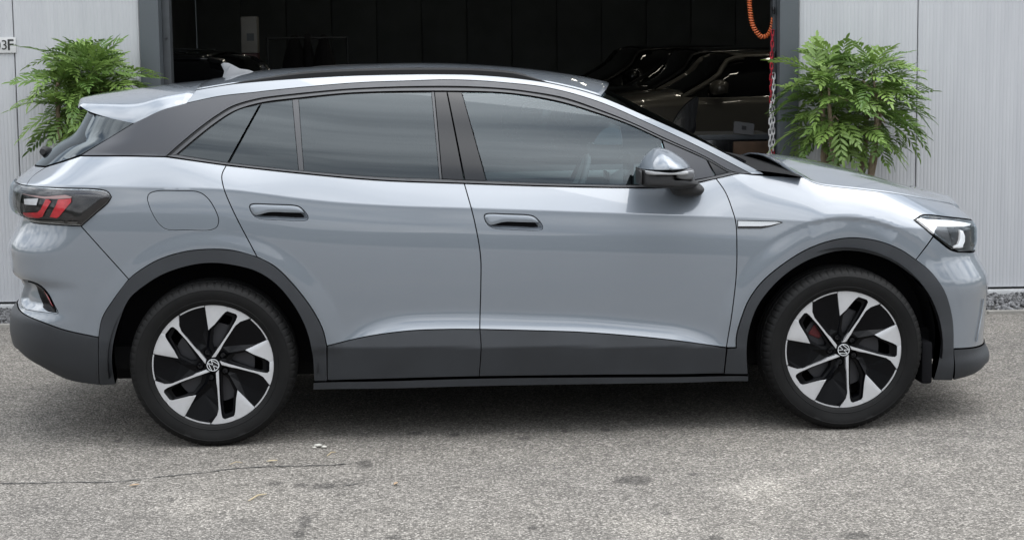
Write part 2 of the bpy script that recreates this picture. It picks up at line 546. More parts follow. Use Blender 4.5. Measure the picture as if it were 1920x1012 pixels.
def outline(segs, step=0.012):
    out = []
    for s_ in segs:
        c = crspline(s_, step)
        if out and np.linalg.norm(out[-1][-1] - c[0]) > 1e-4:
            out.append(crspline([out[-1][-1], c[0]], step)[1:-1] if np.linalg.norm(out[-1][-1] - c[0]) > step * 1.5 else np.zeros((0, 2)))
            out = [o for o in out if len(o)]
            out.append(c)
        else:
            out.append(c if not out else c[1:])
    P = np.vstack(out)
    if np.linalg.norm(P[0] - P[-1]) > 1e-4:
        if np.linalg.norm(P[0] - P[-1]) > step * 1.5:
            P = np.vstack([P, crspline([P[-1], P[0]], step)[1:-1]])
    else:
        P = P[:-1]
    return P

def poly_area(P):
    x, y = P[:, 0], P[:, 1]
    return .5 * np.sum(x * np.roll(y, -1) - y * np.roll(x, -1))

def inset(P, g):
    "move a closed CCW outline inward by g"
    a = np.roll(P, 1, 0); b = np.roll(P, -1, 0)
    e1 = P - a; e2 = b - P
    n1 = np.stack([-e1[:, 1], e1[:, 0]], -1); n1 /= np.linalg.norm(n1, axis=1)[:, None] + 1e-12
    n2 = np.stack([-e2[:, 1], e2[:, 0]], -1); n2 /= np.linalg.norm(n2, axis=1)[:, None] + 1e-12
    n = n1 + n2
    ln = np.linalg.norm(n, axis=1)[:, None]
    n = n / np.maximum(ln, .4)
    c = np.clip((n * n1).sum(1), .5, 1)[:, None]
    return P + n * g / c, -n

def pip(P, poly):
    x, y = P[:, 0], P[:, 1]
    r = np.zeros(len(P), bool)
    a = poly; b = np.roll(poly, -1, 0)
    for (x1, y1), (x2, y2) in zip(a, b):
        c = (y1 > y) != (y2 > y)
        if y1 != y2:
            r ^= c & (x < (x2 - x1) * (y - y1) / (y2 - y1) + x1)
    return r

def surf_normal(s, z):
    h = 0.002
    ds = B(s + h, z) - B(s - h, z); dz = B(s, z + h) - B(s, z - h)
    n = np.cross(ds, dz)
    return n / (np.linalg.norm(n, axis=-1)[..., None] + 1e-12)

def panel_geo(poly, off=0.0, gap=0.0025, grid=0.016, flange=0.014, holes=(), rough_edge=True, relief=None):
    if poly_area(poly) < 0: poly = poly[::-1]
    poly, outd = inset(poly, gap)
    loops = [(poly, outd)]
    for h in holes:
        if poly_area(h) < 0: h = h[::-1]
        hp, hn = inset(h, -gap)
        loops.append((hp, -hn))
    lo, hi = poly.min(0), poly.max(0)
    gx = np.arange(lo[0], hi[0], grid); gz = np.arange(lo[1], hi[1], grid * .8)
    G = np.stack(np.meshgrid(gx, gz), -1)
    G[::2, :, 0] += grid * .5
    G = G.reshape(-1, 2)
    # extra rows beside the shoulder crease keep it crisp
    xs = np.arange(lo[0], hi[0], .012)
    zc = ZC(xs)
    rows = np.vstack([np.stack([xs, zc + d], -1) for d in (-.004, .004)])
    near = np.abs(G[:, 1] - ZC(G[:, 0])) < .009
    G = np.vstack([G[~near], rows])
    keep = pip(G, poly)
    for hp, _ in loops[1:]: keep &= ~pip(G, hp)
    G = G[keep]
    bd = np.vstack([l[0] for l in loops])
    if len(G):
        ok = np.ones(len(G), bool)
        for i in range(0, len(G), 2000):
            d = np.min(np.linalg.norm(G[i:i + 2000, None] - bd[None], axis=2), axis=1)
            ok[i:i + 2000] = d > min(grid, .012) * .55
        G = G[ok]
    P = np.vstack([bd, G]) if len(G) else bd
    edges = []; o = 0
    for l, _ in loops:
        n = len(l); edges += [(o + i, o + (i + 1) % n) for i in range(n)]; o += n
    r = delaunay_2d_cdt([Vector(p) for p in P], edges, [], 0, 1e-7)
    V2 = np.array([tuple(v) for v in r[0]]); tri = np.array([f for f in r[2] if len(f) == 3])
    cen = V2[tri].mean(1)
    k = pip(cen, poly)
    for hp, _ in loops[1:]: k &= ~pip(cen, hp)
    tri = tri[k]
    idx = {}
    for new, olds in enumerate(r[3]):
        for q in olds: idx[q] = new
    Nn = surf_normal(V2[:, 0], V2[:, 1])
    P3 = B(V2[:, 0], V2[:, 1])
    offv = off if relief is None else off + relief(V2[:, 0], V2[:, 1])[:, None]
    P3 = P3 + Nn * offv
    # orientation: outward is -y on the near side
    a, b, c = P3[tri[:, 0]], P3[tri[:, 1]], P3[tri[:, 2]]
    fn = np.cross(b - a, c - a)
    flip = (fn * Nn[tri[:, 0]]).sum(1) < 0
    tri[flip] = tri[flip][:, ::-1]
    if relief is not None:
        acc = np.zeros_like(P3); a, b, c = P3[tri[:, 0]], P3[tri[:, 1]], P3[tri[:, 2]]
        fn = np.cross(b - a, c - a)
        for q in range(3): np.add.at(acc, tri[:, q], fn)
        Nn = acc / (np.linalg.norm(acc, axis=1)[:, None] + 1e-12)
    V = [P3]; NN = [Nn]; F = [tuple(t) for t in tri]
    base = len(P3); o = 0
    for l, outd_ in loops:
        n = len(l)
        ii = np.array([idx[o + i] for i in range(n)]); o += n
        d3 = B(l[:, 0] + outd_[:, 0] * .002, l[:, 1] + outd_[:, 1] * .002) - B(l[:, 0], l[:, 1])
        d3 /= np.linalg.norm(d3, axis=1)[:, None] + 1e-9
        p = P3[ii]; nn = Nn[ii]
        r1 = p + d3 * .0009 - nn * .0012; r2 = p + d3 * .0010 - nn * flange
        n1 = nn + d3 * 1.2; n1 /= np.linalg.norm(n1, axis=1)[:, None]
        V += [r1, r2]; NN += [n1, d3]
        for i in range(n):
            j = (i + 1) % n
            F.append((ii[i], ii[j], base + j, base + i))
            F.append((base + i, base + j, base + n + j, base + n + i))
        base += 2 * n
    return np.vstack(V), np.vstack(NN), F

def mirror_geo(V, NN, F):
    m = np.array([1, -1, 1])
    return V * m, NN * m, [tuple(f)[::-1] for f in F]

def panel(name, segs, mat, parents, holes=(), join=False, both=True, **kw):
    "body panel cut from the surface; parents = (near parent, far parent)"
    P = outline(segs) if isinstance(segs, list) else segs
    V, NN, F = panel_geo(P, holes=[outline(h) if isinstance(h, list) else h for h in holes], **kw)
    V2, N2, F2 = mirror_geo(V, NN, F)
    if join:
        o = len(V)
        return mesh_obj(name, np.vstack([V, V2]), F + [tuple(i + o for i in f) for f in F2], mat, parents[0], normals=np.vstack([NN, N2]))
    a = mesh_obj(name, V, F, mat, parents[0], normals=NN)
    b = mesh_obj(name, V2, F2, mat, parents[1], normals=N2) if both else None
    return a, b

def strip_between(c1, c2, t1, t2):
    "outline of a band between two roughly parallel curves"
    a = crspline(c1, .012); b = crspline(c2, .012)
    n = 200
    def rs(c):
        d = np.r_[0, np.cumsum(np.linalg.norm(np.diff(c, axis=0), axis=1))]; t = np.linspace(0, d[-1], n)
        return np.stack([np.interp(t, d, c[:, k]) for k in (0, 1)], -1)
    a, b = rs(a), rs(b)
    # match by nearest x/z so that the band keeps an even width
    j = np.argmin(np.linalg.norm(a[:, None] - b[None], axis=2), axis=1)
    bb = b[j]
    ker = np.ones(9) / 9
    bb = np.stack([np.convolve(np.r_[[bb[0, k]] * 4, bb[:, k], [bb[-1, k]] * 4], ker, 'valid') for k in (0, 1)], -1)
    p = a + (bb - a) * t1; q = a + (bb - a) * t2
    return np.vstack([p, q[::-1]])

# ================================================================ THE CAR
car = empty('car', (0, 0, 0))
tag(car, 'light grey-blue crossover car with black lower cladding, parked side-on before the open garage', 'car')

# shared seam lines, measured on the photograph
L_MID = [(870.5, 344.5), (875, 360), (890, 416), (901, 480), (901.6, 529), (899.7, 617)]
L_CLAD_R = [(899.7, 617), (841, 617), (766, 620), (691, 630), (613.7, 648)]
L_CLAD_F = [(1362, 651), (1250, 636), (1100, 623), (1000, 619.5), (899.7, 617)]
L_ARCH_R1 = [(185, 632), (192, 596), (214, 560), (241.5, 523.5)]
L_ARCH_R2 = [(241.5, 523.5), (257, 510.7), (295.5, 487.6), (347, 471.6), (400, 467), (437, 469.6), (482, 481.5)]
L_ARCH_R3 = [(482, 481.5), (516, 500), (555, 539), (587, 582), (605, 617), (612.6, 648)]
L_ARCH_F1 = [(1380, 651), (1381, 628), (1392, 590), (1405, 560), (1430, 526.7), (1480, 486.7), (1530, 460), (1590, 446), (1647, 452), (1690, 469), (1717, 487)]
L_ARCH_F2 = [(1717, 487), (1745, 510), (1771.7, 549), (1785, 597.7), (1787, 652)]
L_RD = [(482, 481.5), (437, 395), (419, 351), (416, 328), (424, 310.5)]
L_FD = [(1342, 334), (1360, 360), (1373, 393), (1380, 420), (1381.7, 460), (1380.5, 515), (1372, 590), (1362, 651)]
L_BUMP_R = [(152.5, 424.5), (241.5, 523.5)]
L_TL_TOP = [(50, 348), (103, 352), (190, 355.5), (203, 360), (209, 369.4)]
L_TL_SIDE = [(209, 369.4), (203, 380), (180, 400), (152.5, 424)]
L_TL_BOT = [(152.5, 424), (103, 421.5), (59, 416), (47, 407)]
L_ARCH_LOW = [(253, 230), (272, 221), (303, 206.5), (349, 194), (411, 181), (480, 173.3), (499, 171), (657, 156.4), (767, 152), (840, 150), (900, 152), (934, 154.5), (1027, 165), (1121, 190.6), (1215, 231), (1309, 275), (1409, 326.6)]
L_ARCH_UP = [(368, 170), (396, 165), (443, 158), (535, 150), (657, 143), (795, 140), (840, 139.5), (900, 142), (965, 147.5), (1043, 159.5), (1121, 180.5), (1215, 220), (1309, 262.5), (1427, 323)]
L_TRIM_OUT = [(311, 293.5), (334, 273), (372.6, 241), (406, 216.7), (437, 198.7), (480, 186), (499, 182.7), (657, 167), (834, 162), (934, 165.6), (996, 172.5), (1059, 184), (1121, 205), (1184, 230), (1246, 259), (1324, 295), (1368, 320), (1387, 325)]
L_GLASS_UP = [(334, 290), (385, 247.6), (424, 219), (450, 205), (480, 197.5), (490, 194), (549, 187), (657, 176.3), (809, 173), (865, 173.4), (934, 175), (996, 182), (1059, 195), (1121, 214), (1184, 236), (1240, 262.5), (1324, 299), (1364, 323)]
L_BELT_LOW = [(311, 293.7), (421, 309.5), (568, 325.5), (712, 338), (870, 344), (1027, 349), (1199, 352), (1260, 350), (1315, 341), (1387, 325)]
L_BELT_UP = [(334, 290.5), (421, 304.5), (568, 320.5), (712, 332), (826, 336), (870, 338.3), (913, 339.5), (1027, 344), (1165, 347), (1199, 347), (1260, 345), (1330, 332.5), (1364, 324)]
L_HOOD = [(1508, 334), (1527, 343), (1547, 347.7), (1613, 355), (1670, 361.7), (1747, 375), (1783, 382)]
L_HL_TOP = [(1822, 412.5), (1780, 407), (1740, 402.5), (1728, 403.5), (1713.5, 413)]
L_HL_LOW = [(1713.5, 413), (1750, 443), (1781, 467), (1796, 472)]

# ---- doors
rear_belt = [(424, 310.5), (568, 326), (712, 338.5), (870.5, 344.5)]
def handle_outline(du, dv):
    pts = [(467.5, 388), (469, 384), (474, 382.3), (510, 383), (552, 385), (561, 387.5), (570, 395), (577, 405), (577, 411), (572, 413.5), (520, 412.5), (487, 410), (477, 405.5), (470, 396)]
    return pts, [(u + du, v + dv) for (u, v) in pts]
h_rear = handle_outline(0, 0)[1]
h_front = handle_outline(440, 18.2)[1]
def closed(pts):
    return outline([seg(*pts, pts[0])], .005)

door_r = panel('door', [seg(*rear_belt), seg(*L_MID), seg(*L_CLAD_R), seg(*L_ARCH_R3[::-1]), seg(*L_RD)], M['paint'], (car, car), holes=[closed(h_rear)])
front_belt = [(870.5, 344.5), (1027.5, 349.5), (1199, 352.3), (1260, 350.5), (1315, 341.5), (1342, 334)]
door_f = panel('door', [seg(*front_belt), seg(*L_FD), seg(*L_CLAD_F), seg(*L_MID[::-1])], M['paint'], (car, car), holes=[closed(h_front)])

L_MIDC = [(899.7, 617), (902, 649), (898.5, 704.5)]
panel('door_cladding', [seg(*L_CLAD_R[::-1]), seg(*L_MIDC), seg((898.5, 704.5), (760, 708), (613.7, 712)), seg((613.7, 712), (613.7, 648))], M['cladding'], door_r, off=.004, gap=.002)
panel('door_cladding', [seg(*L_CLAD_F[::-1]), seg((1362, 651), (1357, 699)), seg((1357, 699), (1100, 702), (898.5, 704.5)), seg(*L_MIDC[::-1])], M['cladding'], door_f, off=.004, gap=.002)
panel('sill', [seg((588, 715), (898, 707.5), (1402, 702.5)), seg((1402, 702.5), (1402, 711.5)), seg((1402, 711.5), (898, 721), (588, 727.5)), seg((588, 727.5), (588, 715))], M['cladding'], (car, car), off=.012, gap=0, flange=.10)

# ---- flush handles: a dished pocket with the grip bar across its upper half
def handle(du, dv, owners):
    pts, q = handle_outline(du, dv)
    pocket = closed(q)
    def dish(s, z):
        d = np.min(np.linalg.norm(np.stack([s, z], -1)[:, None] - pocket[None], axis=2), axis=1)
        return -.024 * sstep(0, .018, d)
    panel('handle_pocket', pocket, M['paint'], owners, gap=.001, grid=.006, relief=dish, flange=.006)
    top = [(468.5, 389), (470, 384.8), (474.5, 383.2), (510, 384), (552, 386), (560.5, 388.3), (568, 394.5), (571.5, 399.3)]
    low = [(571.5, 399.3), (540, 398.8), (511, 398), (500, 399.2), (488, 402.5), (478, 403.6), (472, 397.5), (468.5, 389)]
    bar = outline([seg(*[(u + du, v + dv) for u, v in top]), seg(*[(u + du, v + dv) for u, v in low])], .005)
    cen = bar.mean(0)
    zlo, zhi = bar[:, 1].min(), bar[:, 1].max()
    def bulge(s, z):
        d = np.min(np.linalg.norm(np.stack([s, z], -1)[:, None] - bar[None], axis=2), axis=1)
        return .0022 * sstep(0, .012, d)
    panel('handle', bar, M['paint'], owners, gap=.0012, grid=.005, relief=bulge, off=.0005, flange=.012)
handle(0, 0, door_r)
handle(440, 18.2, door_f)

# ---- rear quarter with charging flap
flap = [(276, 374), (279, 364), (292, 358.5), (330, 357.5), (372, 360), (388, 370), (402, 390), (410, 412), (407, 425), (396, 431), (350, 431.5), (312, 430), (298, 420), (283, 395)]
quarter = panel('quarter_panel', [seg((86, 313.5), (120, 303), (152, 292.5)), seg((152, 292.5), (230, 293), (311, 294.5)), seg((311, 294.5), (421, 310)), seg(*L_RD[::-1]), seg(*L_ARCH_R2[::-1]), seg(*L_BUMP_R[::-1]), seg(*L_TL_SIDE[::-1]), seg(*L_TL_TOP[::-1]), seg((50, 348), (62, 330), (86, 313.5))],
                M['paint'], (car, car), holes=[closed(flap)], gap=.0022)
panel('charging_flap', closed(flap), M['paint'], quarter, gap=.002)

# ---- wheel arch trims
ARCH_IN_R = [(589, 713), (585, 660), (573, 614), (548, 567.6), (515, 530), (480, 508), (437, 496.6), (401, 492.7), (360, 496.6), (308, 513), (270, 536), (243, 560), (225, 600), (213.5, 642), (211, 678), (217, 719)]
panel('arch_trim', [seg(*(L_ARCH_R1 + L_ARCH_R2[1:] + L_ARCH_R3[1:])), seg((612.6, 648), (613.7, 712.7)), seg((613.7, 712.7), (589, 713)), seg(*ARCH_IN_R), seg((217, 719), (187, 720.6)), seg((187, 720.6), (185, 632))],
      M['cladding'], (car, car), off=.006, gap=.0015, flange=.05)
ARCH_IN_F = [(1749, 711), (1760, 665), (1762, 616), (1741, 552), (1697, 507), (1650, 481), (1584, 469.5), (1527.7, 482), (1471, 515), (1426, 564), (1407.6, 605), (1400, 650), (1402, 700)]
panel('arch_trim', [seg((1363, 651.5), (1380, 651)), seg(*L_ARCH_F1), seg(*L_ARCH_F2), seg((1787, 652), (1784, 711)), seg((1784, 711), (1749, 711)), seg(*ARCH_IN_F), seg((1402, 700), (1357.5, 700)), seg((1357.5, 700), (1363, 651.5))],
      M['cladding'], (car, car), off=.006, gap=.0015, flange=.05)

# ---- front fender with bright badge strip
badge_o = [(1381, 413.3), (1420, 414), (1460, 415), (1467.7, 417), (1445, 424.5), (1427, 428.3), (1381.5, 428.3)]
fender = panel('fender', [seg((1343, 333.5), (1365, 329), (1387, 325.5), (1413, 328), (1508, 333)), seg(*L_HOOD), seg((1783, 382), (1808, 397), (1822, 411)), seg(*L_HL_TOP), seg((1713.5, 413), (1749.5, 443)), seg((1749.5, 443), (1717, 487)), seg(*L_ARCH_F1[::-1]), seg((1380, 651), (1362, 651)), seg(*L_FD[::-1])],
               M['paint'], (car, car), gap=.0022)
bb = [(1383, 413.3), (1420, 414), (1460, 415), (1467.7, 417), (1445, 424.5), (1427, 428.3), (1383, 428.3)]
badge = panel('badge', outline([seg(*bb[:3]), seg(bb[3]), seg(*bb[3:6]), seg(*bb[5:7])], .006), M['gloss_black'], fender, off=.003, gap=0, grid=.008)
panel('badge_insert', outline([seg((1383.5, 414.2), (1455, 416)), seg((1464, 417.3),), seg((1443, 422.5), (1425, 424)), seg((1425, 424), (1383.5, 424))], .006), M['chrome'], fender, off=.0055, gap=0, grid=.008, flange=.004)

# ---- rear bumper, lower valance, tailgate, glass
vent = [(41, 524), (55, 526.5), (71, 532), (84, 542), (92.5, 553), (102, 572), (108.5, 587), (95, 586.5), (82, 585), (62, 582), (46, 577), (40, 560)]
panel('rear_bumper', [seg(*L_TL_BOT), [px2sz(47, 407), CENT_R(.985)], [CENT_R(.985), CENT_R(.56)], [CENT_R(.56), px2sz(34, 571)], seg((34, 571), (71, 600), (124.5, 619), (185, 632)), seg(*L_ARCH_R1), seg(*L_BUMP_R[::-1])],
      M['paint'], (car,), join=True, gap=.0022, holes=[closed(vent)])
ventP = closed(vent)
def vent_dish(s, z):
    d = np.min(np.linalg.norm(np.stack([s, z], -1)[:, None] - ventP[None], axis=2), axis=1)
    return -.022 * sstep(0, .035, d)
vp = panel('bumper_vent', ventP, M['paint'], (car, car), gap=.001, grid=.008, relief=vent_dish)
refl = outline([seg((52, 528), (71, 533.5), (84, 543.5), (92, 554.5), (101, 573), (106.5, 586)), seg((106.5, 586), (88, 582), (77, 576)), seg((77, 576), (68, 556), (52, 528))], .006)
panel('vent_insert', refl, M['wheel_black'], vp, gap=.001, grid=.008, relief=lambda s, z: vent_dish(s, z) + .004)
panel('reflector', outline([seg((84, 545), (91.5, 555.5), (100, 573)), seg((100, 573), (97, 572)), seg((97, 572), (88, 556), (84, 545))], .006), M['red_lens'], vp, gap=0, grid=.008, relief=lambda s, z: vent_dish(s, z) + .007)
panel('rear_valance', [[px2sz(185, 632), px2sz(124.5, 619), px2sz(71, 600), px2sz(34, 571)], [px2sz(34, 571), CENT_R(.56)], [CENT_R(.56), CENT_R(.40)], [CENT_R(.40), px2sz(36, 655)], seg((36, 655), (71, 681.4), (124.5, 709), (187, 720.6)), seg((187, 720.6), (185, 632))],
      M['cladding'], (car,), join=True, gap=.002, off=.004, flange=.08)
S_TL = px2sz(28, 365)[0] - .22
ZG = float(px2sz(75, 312)[1])
panel('tailgate', [seg((67, 311.5), (86, 313.5)), seg((86, 313.5), (62, 330), (50, 348)), [px2sz(50, 348), CENT_R(1.135)], [CENT_R(1.135), CENT_R(ZG)], [CENT_R(ZG), px2sz(67, 311.5)]], M['paint'], (car,), join=True, gap=.002)
panel('tailgate_panel', [[np.array([S_TL, 1.13]), CENT_R(1.13)], [CENT_R(1.13), CENT_R(.99)], [CENT_R(.99), np.array([S_TL, .99])], [np.array([S_TL, .99]), np.array([S_TL, 1.13])]], M['gloss_black'], (car,), join=True)
panel('rear_window', [seg((252, 231), (200, 263), (152, 291)), seg((152, 291), (120, 302), (86, 312.5)), [px2sz(86, 312.5), px2sz(67, 311)], [px2sz(67, 311), CENT_R(ZG + .004)], [CENT_R(ZG + .004), CENT_R(1.46)], [CENT_R(1.46), px2sz(166, 209)], seg((166, 209), (205, 221), (252, 231))],
      M['glass_dark'], (car,), join=True, gap=.002, off=.002)

# ---- tail lamps
tl_poly = outline([seg(*L_TL_TOP), seg(*L_TL_SIDE), seg(*L_TL_BOT), [px2sz(47, 407), np.array([S_TL, .99])], [np.array([S_TL, .99]), np.array([S_TL, 1.135])], [np.array([S_TL, 1.135]), px2sz(50, 348)]], .010)
def lens_bulge(s, z):
    d = np.min(np.linalg.norm(np.stack([s, z], -1)[:, None] - tl_poly[None], axis=2), axis=1)
    return .010 * sstep(0, .03, d)
tail = panel('tail_lamp', tl_poly, M['smoke_lens'], (car, car), gap=.002, grid=.010, relief=lens_bulge, off=-.003)
def lamp_bit(name, pts, mat, lift, owners, own=None, rel=lens_bulge):
    P = outline([seg(*pts, pts[0])] if len(pts) > 4 else [seg(pts[i], pts[(i + 1) % len(pts)]) for i in range(len(pts))], .005)
    panel(name, P, mat, owners, gap=0, grid=.008, flange=.006, relief=lambda s, z: rel(s, z) + lift)
M['red_glow'] = simple('red_lamp_element', (0.55, 0.014, 0.026), rough=0.25, coat=0.6, var=.2, vscale=40)
M['pink_edge'] = simple('pale_lamp_edge', (0.42, 0.27, 0.26), rough=0.2, coat=0.6)
M['grey_lens'] = simple('grey_lamp_housing', (0.09, 0.088, 0.085), rough=0.25, coat=0.6)
def T(x, y): return (10 + x / 8.727, 330 + y / 8.727)
lamp_bit('lamp_element', [T(350, 380), T(575, 370), T(545, 480), T(360, 465)], M['white_lens'], .0035, tail)
def poly_bit(name, pts, mat, lift, owners, rel=lens_bulge):
    P = outline([seg(pts[i], pts[(i + 1) % len(pts)]) for i in range(len(pts))], .005)
    panel(name, P, mat, owners, gap=0, grid=.008, flange=.006, relief=lambda s, z: rel(s, z) + lift)
poly_bit('lamp_element', [T(690, 385), T(745, 390), T(775, 420), T(640, 650), T(580, 670), T(345, 645), T(330, 580), T(560, 585), T(610, 545)], M['red_glow'], .003, tail)
poly_bit('lamp_element', [T(885, 385), T(1095, 370), T(1090, 430), T(900, 660), T(860, 680), T(755, 660), T(850, 480)], M['red_glow'], .003, tail)
poly_bit('lamp_element', [T(310, 290), T(680, 340), T(1000, 312), T(1100, 340), T(1095, 362), T(880, 378), T(680, 375), T(500, 340)], M['pink_edge'], .0042, tail)
poly_bit('lamp_element', [T(390, 700), T(980, 735), T(960, 768), T(430, 735)], M['grey_lens'], .0025, tail)
poly_bit('lamp_element', [T(1040, 742), T(1210, 745), T(1160, 790), T(1010, 770)], M['grey_lens'], .0025, tail)
poly_bit('lamp_element', [T(262, 290), T(315, 300), T(318, 640), T(270, 610)], M['grey_lens'], .003, tail)

panel('lamp_cover', tl_poly, M['cover'], tail, gap=.003, grid=.012, relief=lambda s, z: lens_bulge(s, z) + .010, flange=.012)

# ---- side glass and frames
panel('window_frame', [seg(*L_ARCH_LOW), seg((1409, 326.6), (1387, 325.2)), seg(*L_TRIM_OUT[::-1]), seg((311, 293.5), (230, 292), (152, 291.6)), seg((152, 291.6), (253, 230))], M['satin_black'], (car, car), gap=.0015, off=.001)
tb, gb = seg(*L_TRIM_OUT), seg(*L_GLASS_UP)
seal = panel('window_seal', np.vstack([strip_between(tb, gb, -.02, 1.18)]), M['rubber'], (car, car), gap=0, off=-.005, flange=.02)
panel('window_moulding', strip_between(tb, gb, .40, .82), M['trim'], (car, car), gap=0, off=.005, flange=.01)
bl, bu = seg(*L_BELT_LOW), seg(*L_BELT_UP)
panel('belt_seal', strip_between(bl, bu, -.05, 1.3), M['rubber'], (car, car), gap=0, off=-.005, flange=.02)
panel('belt_moulding', strip_between(bl, bu, .02, .92), M['trim'], (car, car), gap=.0005, off=.006, flange=.01)

panel('quarter_window', [seg((334, 290), (385, 247.6), (424, 219), (450, 205), (480, 197.5), (487, 195)), seg((487, 195), (426, 305)), seg((426, 305), (334, 290.3))], M['glass_dark'], quarter, gap=.001, off=-.002)
panel('window_pane', [seg((491, 194), (548, 187.4)), seg((548, 187.4), (560, 320)), seg((560, 320), (430, 305.5)), seg((430, 305.5), (491, 194))], M['glass_dark'], door_r, gap=.001, off=-.003)
panel('window_pane', [seg((560, 186), (657, 176.3), (809, 173)), seg((809, 173), (824, 336)), seg((824, 336), (712, 331.8), (570, 320.7)), seg((570, 320.7), (560, 186))], M['glass_dark'], door_r, gap=.001, off=-.003)
panel('window_divider', [seg((548, 187.4), (560, 186)), seg((560, 186), (570, 320.7)), seg((570, 320.7), (560, 320)), seg((560, 320), (548, 187.4))], M['trim'], door_r, gap=.0012, off=.001)
panel('window_divider', [seg((809, 173), (814, 173)), seg((814, 173), (828.5, 336)), seg((828.5, 336), (824, 336)), seg((824, 336), (809, 173))], M['trim'], door_r, gap=.0008, off=.001)
panel('pillar_cover', [seg((814.5, 173), (837.5, 172.9)), seg((837.5, 172.9), (870, 338.3)), seg((870, 338.3), (829, 336)), seg((829, 336), (814.5, 173))], M['gloss_black'], door_r, gap=.002, off=.002)
panel('pillar_cover', [seg((838.5, 172.9), (865.5, 173.4)), seg((865.5, 173.4), (912, 339.5)), seg((912, 339.5), (872, 338.4)), seg((872, 338.4), (838.5, 172.9))], M['gloss_black'], door_f, gap=.002, off=.002)
panel('window_pane', [seg((866, 173.5), (934, 175), (996, 182), (1059, 195), (1121, 214), (1184, 236), (1240, 262.5)), seg((1240, 262.5), (1250, 300), (1256, 345)), seg((1256, 345), (1165, 347), (1027, 344), (913, 339.5)), seg((913, 339.5), (866, 173.5))], M['glass'], door_f, gap=.001, off=-.003)
panel('mirror_sail', [seg((1242, 263.3), (1324, 299)), seg((1324, 299), (1340, 330.5)), seg((1340, 330.5), (1258, 345)), seg((1258, 345), (1252, 300), (1242, 263.3))], M['satin_black'], door_f, gap=.0012, off=.001)
panel('corner_pane', [seg((1327, 300.5), (1364, 323)), seg((1364, 323), (1343, 330)), seg((1343, 330), (1327, 300.5))], M['gloss_black'], fender, gap=.001, off=0)

# ---- bright roof arch from pillar to pillar
arch_low, arch_up = seg(*L_ARCH_LOW[3:]), seg(*L_ARCH_UP)
panel('roof_arch', [arch_up, seg((1427, 323), (1432, 327)), seg((1432, 327), (1409, 326.6)), arch_low[::-1], seg((349, 194), (368, 170))], M['paint'], (car, car), gap=.0012, off=.002)

def sym_grid(name, rows, mat, parent, thick=0.0, smooth=True, uvflip=False):
    "rows: list of near-side point rows (edge -> centreline); mirrored over y = 0"
    R_ = [[np.array(p) for p in r] for r in rows]
    n = len(R_[0])
    V, F = [], []
    for r in R_:
        V += r + [p * np.array([1, -1, 1]) for p in r[-2::-1]]
    m = 2 * n - 1
    for i in range(len(R_) - 1):
        for k in range(m - 1):
            f = (i * m + k, i * m + k + 1, (i + 1) * m + k + 1, (i + 1) * m + k)
            F.append(f[::-1] if uvflip else f)
    o = mesh_obj(name, V, F, mat, parent, smooth=smooth)
    if thick:
        md = o.modifiers.new('thickness', 'SOLIDIFY'); md.thickness = thick; md.offset = -1
    return o

# ---- roof skin
au3 = B(*np.array(crspline(arch_up, .02)).T)
au3 = au3[np.argsort(au3[:, 0])]
ROOF_T = Curve1([(lambda q: (q[0], q[2] - .004))(on_y(u, v, 0)) for u, v in ((330, 163), (400, 149), (478, 135), (588, 127), (701, 121.5), (795, 119.5), (900, 123), (960, 128), (1034, 140), (1100, 155))], .1)
def edge_at(x):
    return np.array([np.interp(x, au3[:, 0], au3[:, k]) for k in range(3)])
rows = []
X_HDR = 1.72
for x in np.linspace(-.05, X_HDR, 60):
    e_ = edge_at(x); T_ = max(float(ROOF_T(x)), e_[2] + .012)
    row = []
    for t in np.linspace(0, 1, 22):
        y = e_[1] * (1 - t)
        xx = x + (.10 * sstep(X_HDR - .5, X_HDR, x) * (1 - (1 - t) ** 2))
        row.append((xx, y, e_[2] + (T_ - e_[2]) * (1 - (1 - t) ** 2.6)))
    rows.append(row)
sym_grid('roof', rows, M['paint'], car, thick=.006)

# ---- roof spoiler
sp_low = [(349, 194, -.66), (303, 207, -.68), (253, 230.5, -.67), (205, 221, -.60), (165, 208, -.54), (151, 199, -.50)]
sp_e = np.array([on_y(*p) for p in sp_low])
SP_TOP = Curve1([(lambda q: (q[0], q[2]))(on_y(u, v, -.30)) for u, v in ((146, 192), (154, 186), (180, 179), (218, 173), (267, 166), (303, 160.5), (379, 152), (430, 145))], .03)
se = crspline(sp_e, .015)
x_tip = on_y(147, 192, -.45)[0]
seam_low, seam_top = on_y(349, 194, -.66), on_y(379, 153, -.40)
rows = []
for p in se:
    x, y, z = p
    top = max(float(SP_TOP(x)), z + .006)
    row = []
    for t in np.linspace(0, 1, 26):
        q = 1 - t
        yy = y * q
        zz = z + (top - z) * (max(0.0, 1 - q ** 2.8)) ** (1 / 2.8)
        k = sstep(0, .5, t)
        # the seam to the roof leans forward towards the top; the tip sweeps a little rearward at the centre
        lean = (seam_top[0] - seam_low[0]) * (1 - sstep(seam_low[0] - .45, seam_low[0], x) * 0) * k if x > seam_low[0] - .01 else (seam_top[0] - seam_low[0]) * k * sstep(x_tip + .1, seam_low[0], x)
        row.append((x + lean - .03 * k * (1 - sstep(x_tip, x_tip + .25, x)), yy, zz))
    rows.append(row)
rows.insert(0, [(p[0] + .05, p[1] * .99, p[2] - .010) for p in rows[0]])
tip = []
for t in np.linspace(0, 1, 26):
    q = rows[-1][int(round(t * 25))]
    tip.append((q[0] - .012, q[1], q[2] - .010))
rows.append(tip)
under = [(p[0] + .06, p[1] * .97, p[2] - .012) for p in tip]
rows.append(under)
rows.append([(-.36, p[1] * 1.0, 1.40 + .05 * (1 - (p[1] / .6) ** 2)) for p in tip])
sym_grid('spoiler', rows, M['paint'], car, uvflip=True, smooth=True)

